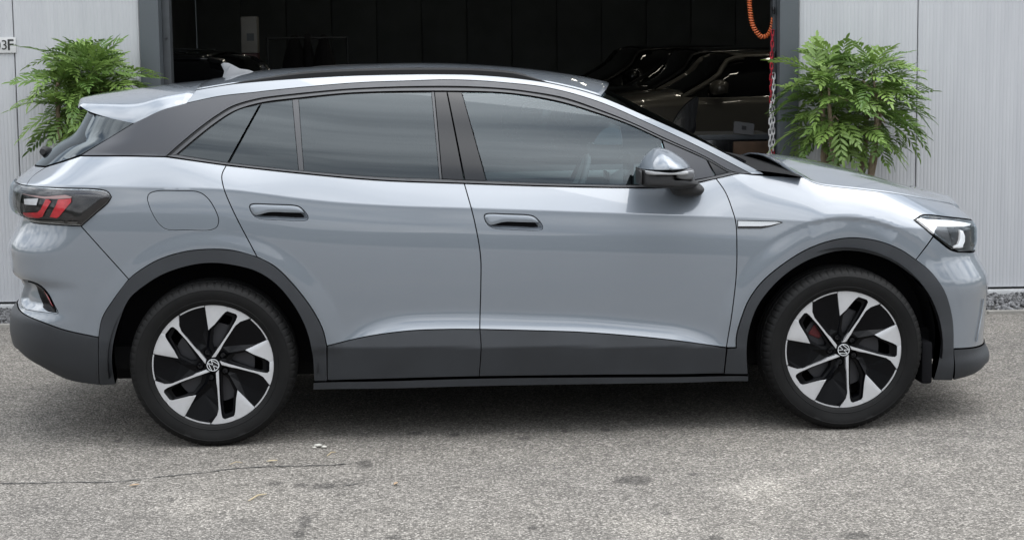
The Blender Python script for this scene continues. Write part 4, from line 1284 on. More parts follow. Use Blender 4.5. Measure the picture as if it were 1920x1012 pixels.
# ================================================================ GROUND
def asphalt():
    m, N, L, b = new_mat('worn_asphalt')
    tc = N.new('ShaderNodeTexCoord')
    def vor(scale, rnd=1.0):
        v = N.new('ShaderNodeTexVoronoi'); v.inputs['Scale'].default_value = scale; v.inputs['Randomness'].default_value = rnd
        L.new(tc.outputs['Object'], v.inputs['Vector']); return v
    def ramp(src, pts):
        r = N.new('ShaderNodeValToRGB'); e = r.color_ramp.elements
        e[0].position, e[0].color = pts[0][0], (*pts[0][1], 1); e[1].position, e[1].color = pts[-1][0], (*pts[-1][1], 1)
        for p, c in pts[1:-1]:
            q = e.new(p); q.color = (*c, 1)
        L.new(src, r.inputs['Fac']); return r
    def mix(mode, a, bb, fac=1.0):
        x = N.new('ShaderNodeMix'); x.data_type = 'RGBA'; x.blend_type = mode
        if hasattr(fac, 'is_output'): L.new(fac, x.inputs['Factor'])
        else: x.inputs['Factor'].default_value = fac
        for s, k in ((a, 'A'), (bb, 'B')):
            if isinstance(s, tuple): x.inputs[k].default_value = (*s, 1)
            else: L.new(s, x.inputs[k])
        return x.outputs['Result']
    def noise(scale, det=4, rough=.55, dist=0):
        n = N.new('ShaderNodeTexNoise'); n.inputs['Scale'].default_value = scale; n.inputs['Detail'].default_value = det; n.inputs['Roughness'].default_value = rough; n.inputs['Distortion'].default_value = dist
        L.new(tc.outputs['Object'], n.inputs['Vector']); return n
    v1 = vor(125); v2 = vor(260)
    sep = N.new('ShaderNodeSeparateColor'); L.new(v1.outputs['Color'], sep.inputs[0])
    sep2 = N.new('ShaderNodeSeparateColor'); L.new(v2.outputs['Color'], sep2.inputs[0])
    stones = ramp(sep.outputs[0], [(0.0, (0.048, 0.044, 0.040)), (.30, (0.112, 0.106, 0.098)), (.60, (0.202, 0.193, 0.178)), (.84, (0.336, 0.322, 0.300)), (1.0, (0.515, 0.496, 0.465))]).outputs[0]
    fines = ramp(sep2.outputs[1], [(0.0, (0.067, 0.064, 0.060)), (.5, (0.157, 0.151, 0.142)), (1.0, (0.325, 0.314, 0.297))]).outputs[0]
    # binder shows between the stones
    edge = ramp(v1.outputs['Distance'], [(.30, (1, 1, 1)), (.62, (.36, .36, .36))]).outputs[0]
    col = mix('MIX', stones, fines, .42)
    col = mix('MULTIPLY', col, (1.025, 1.0, .968), 1.0)
    col = mix('MULTIPLY', col, edge, .55)
    big = ramp(noise(.55, 5, .6).outputs['Fac'], [(.3, (.84, .84, .85)), (.7, (1.14, 1.13, 1.11))]).outputs[0]
    col = mix('MULTIPLY', col, big, 1.0)
    mid = ramp(noise(6.0, 4, .6).outputs['Fac'], [(.3, (.86, .86, .86)), (.7, (1.12, 1.12, 1.12))]).outputs[0]
    col = mix('MULTIPLY', col, mid, 1.0)
    # stains and pale worn spots, each with its own place
    wob = noise(14, 5, .7)
    def blob(u, v, ru, rv, colour, strength, sharp=.5):
        nonlocal col
        p = on_z(u, v); px = on_z(u + ru, v); py = on_z(u, v + rv)
        rx, ry = np.linalg.norm(px - p), np.linalg.norm(py - p)
        mp = N.new('ShaderNodeMapping'); mp.vector_type = 'POINT'
        mp.inputs['Location'].default_value = (-p[0] / rx, -p[1] / ry, 0); mp.inputs['Scale'].default_value = (1 / rx, 1 / ry, 0)
        L.new(tc.outputs['Object'], mp.inputs['Vector'])
        ln = N.new('ShaderNodeVectorMath'); ln.operation = 'LENGTH'; L.new(mp.outputs[0], ln.inputs[0])
        ad = N.new('ShaderNodeMath'); ad.operation = 'MULTIPLY_ADD'; ad.inputs[1].default_value = 1.5; L.new(wob.outputs['Fac'], ad.inputs[0]); L.new(ln.outputs['Value'], ad.inputs[2])
        mr = N.new('ShaderNodeMapRange'); mr.interpolation_type = 'SMOOTHSTEP'
        mr.inputs['From Min'].default_value = 1.75; mr.inputs['From Max'].default_value = 1.75 - sharp
        mr.inputs['To Min'].default_value = 0; mr.inputs['To Max'].default_value = strength
        L.new(ad.outputs[0], mr.inputs['Value'])
        col = mix('MULTIPLY' if max(colour) < 1 else 'MULTIPLY', col, colour, mr.outputs[0])
    D = (.33, .33, .34)
    for (u, v, ru, rv) in ((516, 906, 16, 5), (605, 911, 30, 8), (565, 909, 16, 5), (683, 869, 18, 8), (1190, 900, 42, 10), (1300, 889, 12, 4), (573, 975, 14, 16), (560, 1000, 12, 10), (221, 826, 9, 4), (320, 936, 8, 5),
                           (1248, 961, 10, 4), (998, 988, 12, 5), (778, 812, 14, 4), (853, 815, 12, 4), (1136, 805, 12, 4), (980, 821, 14, 4), (1058, 808, 10, 3), (1605, 1004, 28, 8), (1340, 1008, 16, 6), (740, 1006, 18, 6)):
        blob(u, v, ru * 1.15, rv * 1.1, D, .68)
    Pz = (1.55, 1.55, 1.53)
    for (u, v, ru, rv, k) in ((1420, 915, 120, 45, .8), (1210, 985, 110, 40, .7), (370, 950, 130, 40, .45), (1380, 1000, 90, 25, .5), (1700, 860, 160, 40, .3)):
        blob(u, v, ru, rv, Pz, k, 1.1)
    L.new(col, b.inputs['Base Color'])
    b.inputs['Roughness'].default_value = .88
    b.inputs['Specular IOR Level'].default_value = .25
    bp = N.new('ShaderNodeBump'); bp.inputs['Strength'].default_value = .75; bp.inputs['Distance'].default_value = .004
    hs = N.new('ShaderNodeMath'); hs.operation = 'SUBTRACT'; L.new(sep.outputs[1], hs.inputs[0]); L.new(v1.outputs['Distance'], hs.inputs[1])
    L.new(hs.outputs[0], bp.inputs['Height']); L.new(bp.outputs[0], b.inputs['Normal'])
    return m
M['asphalt'] = asphalt()
ground = mesh_obj('asphalt_yard', [(-400, -400, 0), (400, -400, 0), (400, 400, 0), (-400, 400, 0)], [(0, 1, 2, 3)], M['asphalt'])
tag(ground, kind='structure')

# crack running across the yard: a flat ragged strip, the groove's dark depth put into its colour
M['crack'] = simple('crack_dark', (.045, .044, .042), rough=.95, var=.3, vscale=60)
def crack(pts, w):
    rng = random.Random(len(pts))
    c = crspline([on_z(u, v)[:2] for u, v in pts], .018)
    V, F = [], []
    for i, p in enumerate(c):
        t = c[min(i + 1, len(c) - 1)] - c[max(i - 1, 0)]; t /= np.linalg.norm(t) + 1e-9
        n_ = np.array([-t[1], t[0]])
        ww = w * rng.uniform(.25, 1.3) * min(1, i / 4, (len(c) - 1 - i) / 6 + .05)
        j = n_ * rng.uniform(-.006, .006)
        for k in (-1, 1): V.append((*(p + j + n_ * k * ww), .003))
    for i in range(len(c) - 1): F.append((2 * i, 2 * i + 1, 2 * i + 3, 2 * i + 2))
    return mesh_obj('crack', V, F, M['crack'], ground)
crack([(-40, 906), (60, 906), (130, 904), (220, 903), (300, 894), (380, 886), (450, 878), (540, 874), (620, 872), (690, 866)], .006)
crack([(610, 912), (650, 910), (700, 901)], .004)

# added dark ring for the unseen trees and buildings mirrored in the paint
M['skyline'] = simple('dark_skyline', (.028, .036, .026), rough=.95, var=.4, vscale=.12)
rng = random.Random(5)
V, F = [], []
nh_ = 160
hh = [rng.uniform(.4, 1) for _ in range(nh_)]
hh = [(hh[i - 1] + hh[i] * 2 + hh[(i + 1) % nh_]) / 4 for i in range(nh_)]
for i in range(nh_):
    a = 2 * math.pi * i / nh_
    for r_, z_ in ((95, -.5), (98, 5.0 * hh[i]), (103, 9.5 * hh[i]), (118, 11.5 * hh[i]), (150, 6)):
        V.append((r_ * math.cos(a), r_ * math.sin(a), z_))
for i in range(nh_):
    j = (i + 1) % nh_
    for k in range(4): F.append((i * 5 + k, j * 5 + k, j * 5 + k + 1, i * 5 + k + 1))
tag(mesh_obj('skyline_ring', V, F, M['skyline'], smooth=True), kind='structure')

# ================================================================ WORKSHOP BUILDING
WA = math.atan(-.0475)
WO = np.array([0.0, 3.27, 0.0]); WT = np.array([math.cos(WA), math.sin(WA), 0]); WN = np.array([-math.sin(WA), math.cos(WA), 0])
def wall_at(u, v, ly=0.0):
    "local (x along wall, height) where a photographed point meets the plane ly behind the facade"
    d = ray(u, v); o = WO + WN * ly
    t = ((o - CAM) @ WN) / (d @ WN); p = CAM + t * d
    return (p - WO) @ WT, p[2]
bld = empty('workshop_building', tuple(WO), WA)
tag(bld, 'pale ribbed metal workshop building with a wide open garage doorway', 'building')

def wall_paint():
    m, N, L, b = new_mat('pale_grey_coated_steel')
    tc = N.new('ShaderNodeTexCoord')
    n1 = N.new('ShaderNodeTexNoise'); n1.inputs['Scale'].default_value = 1.1; n1.inputs['Detail'].default_value = 6
    mp = N.new('ShaderNodeMapping'); mp.inputs['Scale'].default_value = (9, 9, .6)
    n2 = N.new('ShaderNodeTexNoise'); n2.inputs['Scale'].default_value = 2.0; n2.inputs['Detail'].default_value = 5
    L.new(tc.outputs['Object'], n1.inputs['Vector']); L.new(tc.outputs['Object'], mp.inputs['Vector']); L.new(mp.outputs[0], n2.inputs['Vector'])
    mx = N.new('ShaderNodeMath'); mx.operation = 'ADD'; L.new(n1.outputs['Fac'], mx.inputs[0]); L.new(n2.outputs['Fac'], mx.inputs[1])
    r = N.new('ShaderNodeValToRGB'); r.color_ramp.elements[0].position = .7; r.color_ramp.elements[1].position = 1.3
    r.color_ramp.elements[0].color = (.385, .392, .410, 1); r.color_ramp.elements[1].color = (.445, .452, .467, 1)
    mr = N.new('ShaderNodeMapRange'); mr.inputs['From Min'].default_value = .7; mr.inputs['From Max'].default_value = 1.3
    L.new(mx.outputs[0], mr.inputs['Value']); r.color_ramp.elements[0].position = 0; r.color_ramp.elements[1].position = 1
    L.new(mr.outputs[0], r.inputs['Fac']); L.new(r.outputs[0], b.inputs['Base Color'])
    b.inputs['Roughness'].default_value = .42
    return m
M['wall'] = wall_paint()
M['jamb'] = simple('slate_grey_frame', (.070, .080, .088), rough=.42, var=.05, vscale=3)
M['guide'] = simple('dark_guide_rail', (.045, .05, .055), rough=.5, var=.2, vscale=9)
M['flash'] = simple('white_base_flashing', (.46, .465, .47), rough=.4, var=.05, vscale=5)
M['concrete'] = simple('pale_concrete', (.23, .22, .20), rough=.9, var=.2, vscale=9, bump=.4, bscale=120)

XL_SEAM = wall_at(28, 120)[0]; XR_SEAM = wall_at(1720, 120)[0]
XJL0 = wall_at(263, 80)[0]; XJL1 = wall_at(300, 80)[0]; XJL2 = wall_at(319, 80, .10)[0]
XJR0 = wall_at(1449, 80, .10)[0]; XJR1 = wall_at(1461, 80)[0]; XJR2 = wall_at(1497, 80)[0]
ZFL = wall_at(1900, 541)[1]
WALL_H, DOOR_H = 5.4, 3.7
def rib_panel(x0, x1, z0, z1, name='wall_panel'):
    "cladding sheet with fine trapezoid ribs and a rolled edge at each joint"
    pitch, dep = .0235, .0011
    n = max(1, round((x1 - x0 - .016) / pitch)); p = (x1 - x0 - .016) / n
    prof = [(x0 + .003, .045), (x0 + .003, .004), (x0 + .008, 0)]
    for i in range(n):
        a = x0 + .008 + i * p
        prof += [(a + p * .50, 0), (a + p * .62, dep), (a + p * .88, dep), (a + p, 0)]
    prof += [(x1 - .003, .004), (x1 - .003, .045)]
    V = [(x, y, z) for z in (z0, z1) for x, y in prof]; m = len(prof)
    F = [(i, i + 1, m + i + 1, m + i) for i in range(m - 1)]
    F.append((0, m, 2 * m - 1, m - 1))
    return mesh_obj(name, V, F, M['wall'], bld)
PW = 1.02
xl = [XL_SEAM - 2 * PW, XL_SEAM - PW, XL_SEAM, XJL0]
xr = [XJR2, XR_SEAM, XR_SEAM + PW, XR_SEAM + 2 * PW]
for a, b_ in zip(xl[:-1], xl[1:]): rib_panel(a, b_, ZFL + .014, WALL_H)
for a, b_ in zip(xr[:-1], xr[1:]): rib_panel(a, b_, ZFL + .014, WALL_H)
nl = 5
for i in range(nl):
    a = XJL0 + (XJR2 - XJL0) * i / nl; b_ = XJL0 + (XJR2 - XJL0) * (i + 1) / nl
    rib_panel(a, b_, DOOR_H + .14, WALL_H)
box('joint_backing', ((xl[0] + XJL0) / 2, .075, WALL_H / 2), (XJL0 - xl[0] - .01, .05, WALL_H), M['guide'], bld)
box('joint_backing', ((xr[-1] + XJR2) / 2, .075, WALL_H / 2), (xr[-1] - XJR2 - .01, .05, WALL_H), M['guide'], bld)
for a, b_ in ((xl[0], XJL0 - .004), (XJR2 + .004, xr[-1])):
    box('base_flashing', ((a + b_) / 2, .006, ZFL / 2 + .002), (b_ - a, .07, ZFL - .008), M['flash'], bld, bevel=.004)
    box('plinth', ((a + b_) / 2, .06, -.04), (b_ - a, .12, .12), M['concrete'], bld)
# door frame: jambs, lintel, guide rails
for a, b_ in ((XJL0 + .002, XJL1), (XJR1, XJR2 - .002)):
    box('door_jamb', ((a + b_) / 2, .14, DOOR_H / 2 + .02), (b_ - a, .33, DOOR_H + .04), M['jamb'], bld, bevel=.004)
box('door_lintel', ((XJL0 + XJR2) / 2, .14, DOOR_H + .09), (XJR2 - XJL0, .325, .10), M['jamb'], bld, bevel=.004)
for a, b_ in ((XJL1 + .001, XJL2), (XJR0, XJR1 - .001)):
    box('guide_rail', ((a + b_) / 2, .16, DOOR_H / 2), (b_ - a, .11, DOOR_H), M['guide'], bld, bevel=.003)
    rr_ = random.Random(int(a * 100))
    for zz in np.arange(.25, DOOR_H, .30):
        bo = lathe('rail_bolt', [(0, -.006), (.006, -.006), (.008, 0), (.008, .004)], M['steel'], bld, seg=8)
        bo.location = ((a + b_) / 2, .103, zz)
for (u, v) in ((1450.5, 20), (1452, 102)):
    x, z = wall_at(u, v, .09)
    k = box('rail_latch', (x, .09, z), (.018, .03, .045), M['gloss_black'], bld, bevel=.006)

# interior of the hall
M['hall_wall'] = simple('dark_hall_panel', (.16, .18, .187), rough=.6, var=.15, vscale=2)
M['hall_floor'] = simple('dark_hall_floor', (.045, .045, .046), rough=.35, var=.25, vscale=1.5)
HX0, HX1, HD, HH = XJL0 - 2.2, XJR2 + 5.0, 17.5, 4.6
hall = lambda n, v, f, m: mesh_obj(n, v, f, m, bld)
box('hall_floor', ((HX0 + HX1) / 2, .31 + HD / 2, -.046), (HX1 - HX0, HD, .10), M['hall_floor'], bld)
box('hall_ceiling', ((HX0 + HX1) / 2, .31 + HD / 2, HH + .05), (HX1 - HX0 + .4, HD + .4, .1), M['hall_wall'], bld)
for sx in (HX0 - .05, HX1 + .05):
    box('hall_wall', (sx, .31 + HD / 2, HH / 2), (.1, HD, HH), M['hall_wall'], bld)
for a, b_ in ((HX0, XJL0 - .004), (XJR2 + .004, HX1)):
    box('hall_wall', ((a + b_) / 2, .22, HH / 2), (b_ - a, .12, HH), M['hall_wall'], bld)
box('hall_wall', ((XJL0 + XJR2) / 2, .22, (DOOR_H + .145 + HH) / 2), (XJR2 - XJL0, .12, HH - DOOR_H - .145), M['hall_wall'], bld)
nb = 16
for i in range(nb):
    a = HX0 + (HX1 - HX0) * i / nb; b_ = HX0 + (HX1 - HX0) * (i + 1) / nb
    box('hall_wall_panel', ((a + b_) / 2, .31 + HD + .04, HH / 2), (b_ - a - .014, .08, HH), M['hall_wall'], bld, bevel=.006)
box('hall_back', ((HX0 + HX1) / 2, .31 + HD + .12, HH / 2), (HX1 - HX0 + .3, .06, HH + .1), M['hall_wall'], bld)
box('roof_deck', ((xl[0] + xr[-1]) / 2, HD / 2 + .2, WALL_H + .06), (xr[-1] - xl[0], HD + 1.0, .12), M['jamb'], bld)

def L2W(x, ly, z): return WO + WT * x + WN * ly + np.array([0, 0, z])

# tube lamps under the hall ceiling, mirrored in the parked cars
def lamp_mat():
    m, N, L, b = new_mat('lamp_tube')
    b.inputs['Emission Color'].default_value = (1.0, .93, .78, 1); b.inputs['Emission Strength'].default_value = 8.0
    return m
M['lamp'] = lamp_mat()
for i, (lx, ly) in enumerate(((-.2, 3.2), (3.2, 6.2), (5.4, 6.2), (3.2, 9.6), (5.4, 9.6), (.3, 6.6), (4.2, 12.6))):
    hs0 = box('ceiling_lamp', (lx, ly, 4.40), (.10, 1.5, .10), M['jamb'], bld, bevel=.01)
    tb_ = lathe('lamp_tube', [(0, -.72), (.018, -.72), (.018, .72), (0, .72)], M['lamp'], hs0, seg=10)
    tb_.location = (lx, ly, 4.325)

# ---- gravel strip and concrete edging at the foot of the wall
M['gravel'] = simple('dark_gravel', (.12, .12, .123), rough=.85, var=.75, vscale=28)
M['soil'] = simple('gravel_bed', (.05, .048, .045), rough=.95)
gr = on_z(1900, 586); gl_ = on_z(8, 612)
def loc_of(p): return ((p - WO) @ WT, (p - WO) @ WN)
g_r, g_l = loc_of(gr), loc_of(gl_)
def edge_ly(x): return g_l[1] + (g_r[1] - g_l[1]) * (x - g_l[0]) / (g_r[0] - g_l[0])
for nm, (a, b_) in (('l', (xl[0], XJL0 - .05)), ('r', (XJR2 + .05, xr[-1]))):
    V = [tuple(L2W(x, y, .004)) for x, y in ((a, edge_ly(a)), (b_, edge_ly(b_)), (b_, -.028), (a, -.028))]
    tag(mesh_obj('gravel_bed', V, [(0, 1, 2, 3)], M['soil']), kind='structure')
    rng = random.Random(3 if nm == 'l' else 4)
    V, F = [], []
    ico = bmesh.new(); bmesh.ops.create_icosphere(ico, subdivisions=1, radius=1); iv = [v.co.copy() for v in ico.verts]; iv_f = [[v.index for v in f.verts] for f in ico.faces]; ico.free()
    for i in range(int((b_ - a) * 900)):
        x = rng.uniform(a, b_); y = rng.uniform(edge_ly(x) + .01, -.04); s_ = rng.uniform(.010, .024)
        c = Vector(L2W(x, y, rng.uniform(.004, .02)))
        mt = Matrix.Rotation(rng.uniform(0, 6.28), 3, Vector((rng.uniform(-1, 1), rng.uniform(-1, 1), rng.uniform(-1, 1))).normalized()) @ Matrix.Diagonal((s_, s_ * rng.uniform(.6, 1), s_ * rng.uniform(.45, .8)))
        o = len(V)
        V += [c + mt @ (v * rng.uniform(.8, 1.15)) for v in iv]; F += [tuple(o + k for k in f) for f in iv_f]
    tag(mesh_obj('gravel', V, F, M['gravel']), 'dark crushed gravel strip along the foot of the wall', 'gravel', kind='stuff')
    k = a
    while k < b_ - .1:
        e_ = min(k + 1.0, b_)
        pts = [L2W(x, edge_ly(x) + d, z) for z in (-.05, .018) for x, d in ((k + .003, -.045), (e_ - .003, -.045), (e_ - .003, .005), (k + .003, .005))]
        o = mesh_obj('edging_kerb', pts, [(4, 5, 6, 7), (0, 1, 5, 4), (1, 2, 6, 5), (2, 3, 7, 6), (3, 0, 4, 7)], M['concrete'])
        tag(o, kind='structure')
        k = e_

# ---- number plate on the wall
M['plate'] = simple('white_plastic_plate', (.50, .50, .50), rough=.4)
M['ink'] = simple('black_lettering', (.015, .015, .016), rough=.5)
x1, z0 = wall_at(30.5, 99.5, -.012); _, z1 = wall_at(30, 70, -.012)
sg = empty('unit_sign', tuple(L2W(x1, 0, (z0 + z1) / 2)), WA)
tag(sg, 'small white number plate with black lettering on the pale wall', 'sign')
hgt = z1 - z0
box('sign_plate', (-.16, -.008, 0), (.32, .006, hgt), M['plate'], sg, bevel=.0015)
def text_mesh(name, body, size, loc, mat, parent, align='RIGHT', bold=0.0):
    cu = bpy.data.curves.new(name, 'FONT'); cu.body = body; cu.size = size; cu.align_x = align; cu.align_y = 'CENTER'; cu.extrude = .0008; cu.offset = bold
    o = bpy.data.objects.new(name + '_src', cu); COL.objects.link(o)
    dg = bpy.context.evaluated_depsgraph_get()
    me = bpy.data.meshes.new_from_object(o.evaluated_get(dg))
    bpy.data.objects.remove(o); me.materials.clear(); me.materials.append(mat)
    r = bpy.data.objects.new(name, me); link(r, parent)
    r.location = loc; r.rotation_euler = (rad(90), 0, 0)
    return r
text_mesh('lettering', '03', hgt * .86, (-.052, -.0125, -.002), M['ink'], sg)
text_mesh('lettering', 'F', hgt * .98, (-.012, -.0125, -.002), M['ink'], sg, bold=.0012)
box('lettering', (-.004, -.0122, .004), (.007, .0016, .003), M['ink'], sg)

# ================================================================ PLANTS
def leaf_material(name, c0, c1):
    m, N, L, b = new_mat(name)
    oi = N.new('ShaderNodeObjectInfo'); r = N.new('ShaderNodeValToRGB')
    r.color_ramp.elements[0].color = (*c0, 1); r.color_ramp.elements[1].color = (*c1, 1)
    L.new(oi.outputs['Random'], r.inputs['Fac']); L.new(r.outputs[0], b.inputs['Base Color'])
    b.inputs['Roughness'].default_value = .42
    tr = N.new('ShaderNodeBsdfTranslucent'); L.new(r.outputs[0], tr.inputs['Color'])
    mx = N.new('ShaderNodeMixShader'); mx.inputs[0].default_value = .28
    L.new(b.outputs[0], mx.inputs[1]); L.new(tr.outputs[0], mx.inputs[2]); L.new(mx.outputs[0], N['Material Output'].inputs['Surface'])
    return m
M['leaf'] = leaf_material('glossy_leaf', (.082, .155, .032), (.22, .33, .080))
M['bark'] = simple('pale_plant_stem', (.20, .155, .105), rough=.85, var=.3, vscale=20, bump=.5, bscale=60)
M['pot'] = simple('dark_planter', (.05, .05, .052), rough=.5, var=.1)
M['potsoil'] = simple('potting_soil', (.035, .026, .018), rough=.95, var=.4, vscale=40)

def leaf_mesh(seed, length, pairs, ll, lw, arch):
    rng = random.Random(seed)
    V, F = [], []
    def spine(t):
        return Vector((length * t * (1 - .12 * arch * t), 0, -arch * length * .55 * t * t))
    pth = [spine(t) for t in np.linspace(0, 1, 7)]
    tv, tf = tube_geo(pth, [.0022 * (1 - .6 * t) for t in np.linspace(0, 1, 7)], 3)
    V += tv; F += tf
    def leaflet(t, side, ang, L_, tip=False):
        p = spine(t); d = (spine(min(1, t + .02)) - spine(max(0, t - .02))).normalized()
        up = Vector((0, 1, 0)).cross(d).normalized() * -1
        if up.z < 0: up = -up
        lat = Vector((0, side, 0))
        dirn = (d * math.cos(ang) + lat * math.sin(ang)).normalized()
        wd = up.cross(dirn).normalized()
        droop = rng.uniform(.0, .22)
        o = len(V)
        for s_, w_ in ((0, .12), (.30, .9), (.62, 1.0), (.85, .55), (1.0, 0.02)):
            c = p + dirn * (L_ * s_) + up * (L_ * (.10 * s_ - droop * s_ * s_)) 
            hw = lw * .5 * w_
            V.append(c - wd * hw + up * hw * .35); V.append(c); V.append(c + wd * hw + up * hw * .35)
        for i in range(4):
            for k in range(2):
                a = o + i * 3 + k
                F.append((a, a + 1, a + 4, a + 3))
    for i in range(pairs):
        t = .16 + .80 * i / (pairs - 1)
        env = math.sin(math.pi * (.22 + .66 * i / (pairs - 1)))
        for side in (-1, 1):
            leaflet(t + rng.uniform(-.012, .012), side, rad(rng.uniform(44, 62) - 14 * t), ll * env * rng.uniform(.85, 1.12))
    leaflet(.99, 1, rad(4), ll * .75)
    me = bpy.data.meshes.new('leaf')
    me.from_pydata([tuple(v) for v in V], [], F); me.materials.append(M['leaf'])
    me.polygons.foreach_set('use_smooth', [True] * len(me.polygons))
    return me
LEAVES = [leaf_mesh(11 + i, l_, p_, ll_, .0205, a_) for i, (l_, p_, ll_, a_) in enumerate(((.26, 8, .098, .5), (.30, 9, .105, .8), (.22, 7, .090, .35), (.33, 10, .108, 1.0), (.28, 8, .10, 1.25), (.24, 7, .10, .7)))]

def potted_plant(label, base, crown_c, rx, rz, stems, rosettes, seed, split=1):
    rng = random.Random(seed)
    pl = empty('potted_plant', tuple(base)); tag(pl, label, 'plant', 'potted plants flanking the garage doorway')
    pot = lathe('pot', [(0, .0), (.15, .0), (.165, .02), (.20, .40), (.215, .42), (.215, .45), (.19, .45), (.185, .40)], M['pot'], pl, seg=32)
    pot.rotation_euler = (rad(90), 0, 0)
    so = lathe('soil', [(0, .395), (.186, .395), (.186, .36)], M['potsoil'], pl, seg=24); so.rotation_euler = (rad(90), 0, 0)
    cc = Vector(crown_c) - Vector(base)
    top = []
    for k in range(stems):
        a = 2 * math.pi * k / stems + rng.uniform(-.4, .4)
        r0, r1 = rng.uniform(.01, .05), rng.uniform(.10, .22)
        p0 = Vector((r0 * math.cos(a), r0 * math.sin(a) * .7, .38)); p3 = Vector((r1 * math.cos(a) * 1.2, r1 * math.sin(a) * .8, cc.z + rng.uniform(-.14, .10)))
        pth = [p0.lerp(p3, t) + Vector((rng.uniform(-.012, .012), rng.uniform(-.012, .012), 0)) * (4 * t * (1 - t)) + Vector((math.cos(a), math.sin(a), 0)) * (.03 * math.sin(t * 3.1)) for t in np.linspace(0, 1, 9)]
        tube('stem', pth, [.026 - .014 * t for t in np.linspace(0, 1, 9)], M['bark'], pl, seg=7)
        top.append(pth)
    n = 0
    for k in range(rosettes):
        # even spread over the crown volume by golden angle, tiers by height
        h = -0.92 + 1.80 * (k + .5) / rosettes
        a = k * 2.39996 + rng.uniform(-.3, .3)
        rr = math.sqrt(max(.05, 1 - h * h)) * rng.uniform(.45, .78)
        c = cc + Vector((rx * rr * math.cos(a), rx * .85 * rr * math.sin(a), rz * h * .78))
        src = min((p for st in top for p in st), key=lambda q: (q - c).length + (0 if q.z < c.z + .02 else .3))
        mid = src.lerp(c, .55) + Vector((0, 0, .03))
        tube('twig', [src, mid, c], [.009, .007, .005], M['bark'], pl, seg=5)
        out = (c - cc); out.z *= .6
        for j in range(rng.randint(9, 11)):
            az = 2 * math.pi * j / 8 + rng.uniform(-.35, .35)
            el = rng.uniform(-.12, .95) if h > -.4 else rng.uniform(-.35, .5)
            d = Vector((math.cos(az) * math.cos(el), math.sin(az) * math.cos(el), math.sin(el))) + out * 1.5
            if h > .55: d.z += .35
            d.normalize()
            o = bpy.data.objects.new('leaf', rng.choice(LEAVES)); link(o, pl)
            q = d.to_track_quat('X', 'Z')
            o.rotation_mode = 'QUATERNION'
            from mathutils import Quaternion
            o.rotation_quaternion = q @ Quaternion((1, 0, 0), rng.uniform(-.6, .6))
            o.location = c + d * .02
            s_ = rng.uniform(.72, 1.02)
            o.scale = (s_, s_, s_)
            n += 1
    return pl
yR = 2.66
pr = on_y(1586, 330, yR); pc = on_y(1588, 192, yR)
potted_plant('bushy green potted plant with bare pale stems, right of the doorway beside the chain', (pr[0], yR, .0), (pc[0], yR, pc[2]), .40, .30, 6, 28, 21)
yL = 2.98
pcl = on_y(157, 188, yL)
potted_plant('bushy green potted plant showing above the car tail, left of the doorway', (pcl[0], yL, .0), (pcl[0], yL, pcl[2]), .255, .33, 5, 28, 8)

# ================================================================ CHAIN AND HOSE AT THE JAMB
M['red_plastic'] = simple('red_plastic', (.34, .012, .025), rough=.45)
M['white_plastic'] = simple('white_plastic', (.50, .49, .49), rough=.45)
def link_mesh(mat, name):
    h, w = .0225, .0085
    pth = [(w * math.cos(a), 0, h * (1 if math.sin(a) > 0 else -1) * .0 + math.sin(a) * w + (h - w) * (1 if math.sin(a) >= 0 else -1)) for a in np.linspace(0, 2 * math.pi, 20, endpoint=False)]
    V, F = tube_geo(pth, .0044, 6, True)
    me = bpy.data.meshes.new(name); me.from_pydata([tuple(v) for v in V], [], F); me.materials.append(mat)
    me.polygons.foreach_set('use_smooth', [True] * len(me.polygons))
    return me
LK = {'r': link_mesh(M['red_plastic'], 'red_link'), 'w': link_mesh(M['white_plastic'], 'white_link')}
def chain(label, u0, v0, u1, z_end, colours):
    ly = .075
    x0, z0_ = wall_at(u0, v0, ly); x1_, _ = wall_at(u1, 290, ly)
    ch = empty('plastic_chain', tuple(L2W(x0, ly, z_end)), WA); tag(ch, label, 'chain')
    n = int((z0_ - z_end) / .036)
    rng = random.Random(int(v0))
    for i in range(n):
        z = z0_ - i * .036
        o = bpy.data.objects.new('chain_link', LK[colours(z, i)]); link(o, ch)
        f_ = min(1.5, (z0_ - z) / max(.1, z0_ - wall_at(u1, 290, ly)[1]))
        o.location = ((x1_ - x0) * f_ + rng.uniform(-.0015, .0015), rng.uniform(-.002, .002), z - z_end)
        o.rotation_euler = (rng.uniform(-.06, .06), rng.uniform(-.06, .06), rad(8) + (i % 2) * rad(80) + rng.uniform(-.2, .2))
    hk = tube('chain_hook', [(0, .02, z0_ - z_end + .055), (0, -.006, z0_ - z_end + .05), (0, -.012, z0_ - z_end + .02), (0, 0, z0_ - z_end + .012)], .003, M['steel'], ch, seg=6)
    return ch
z195 = wall_at(1446, 196, .075)[1]; z281 = wall_at(1449, 283, .075)[1]
chain('long plastic chain hanging at the door jamb, red above and white below', 1448, 62, 1443.5, .75, lambda z, i: 'r' if z > z195 else 'w')
chain('shorter plastic chain of white links ending in red ones beside the door jamb', 1450.5, 143, 1449.5, .80, lambda z, i: 'w' if z > z281 else 'r')

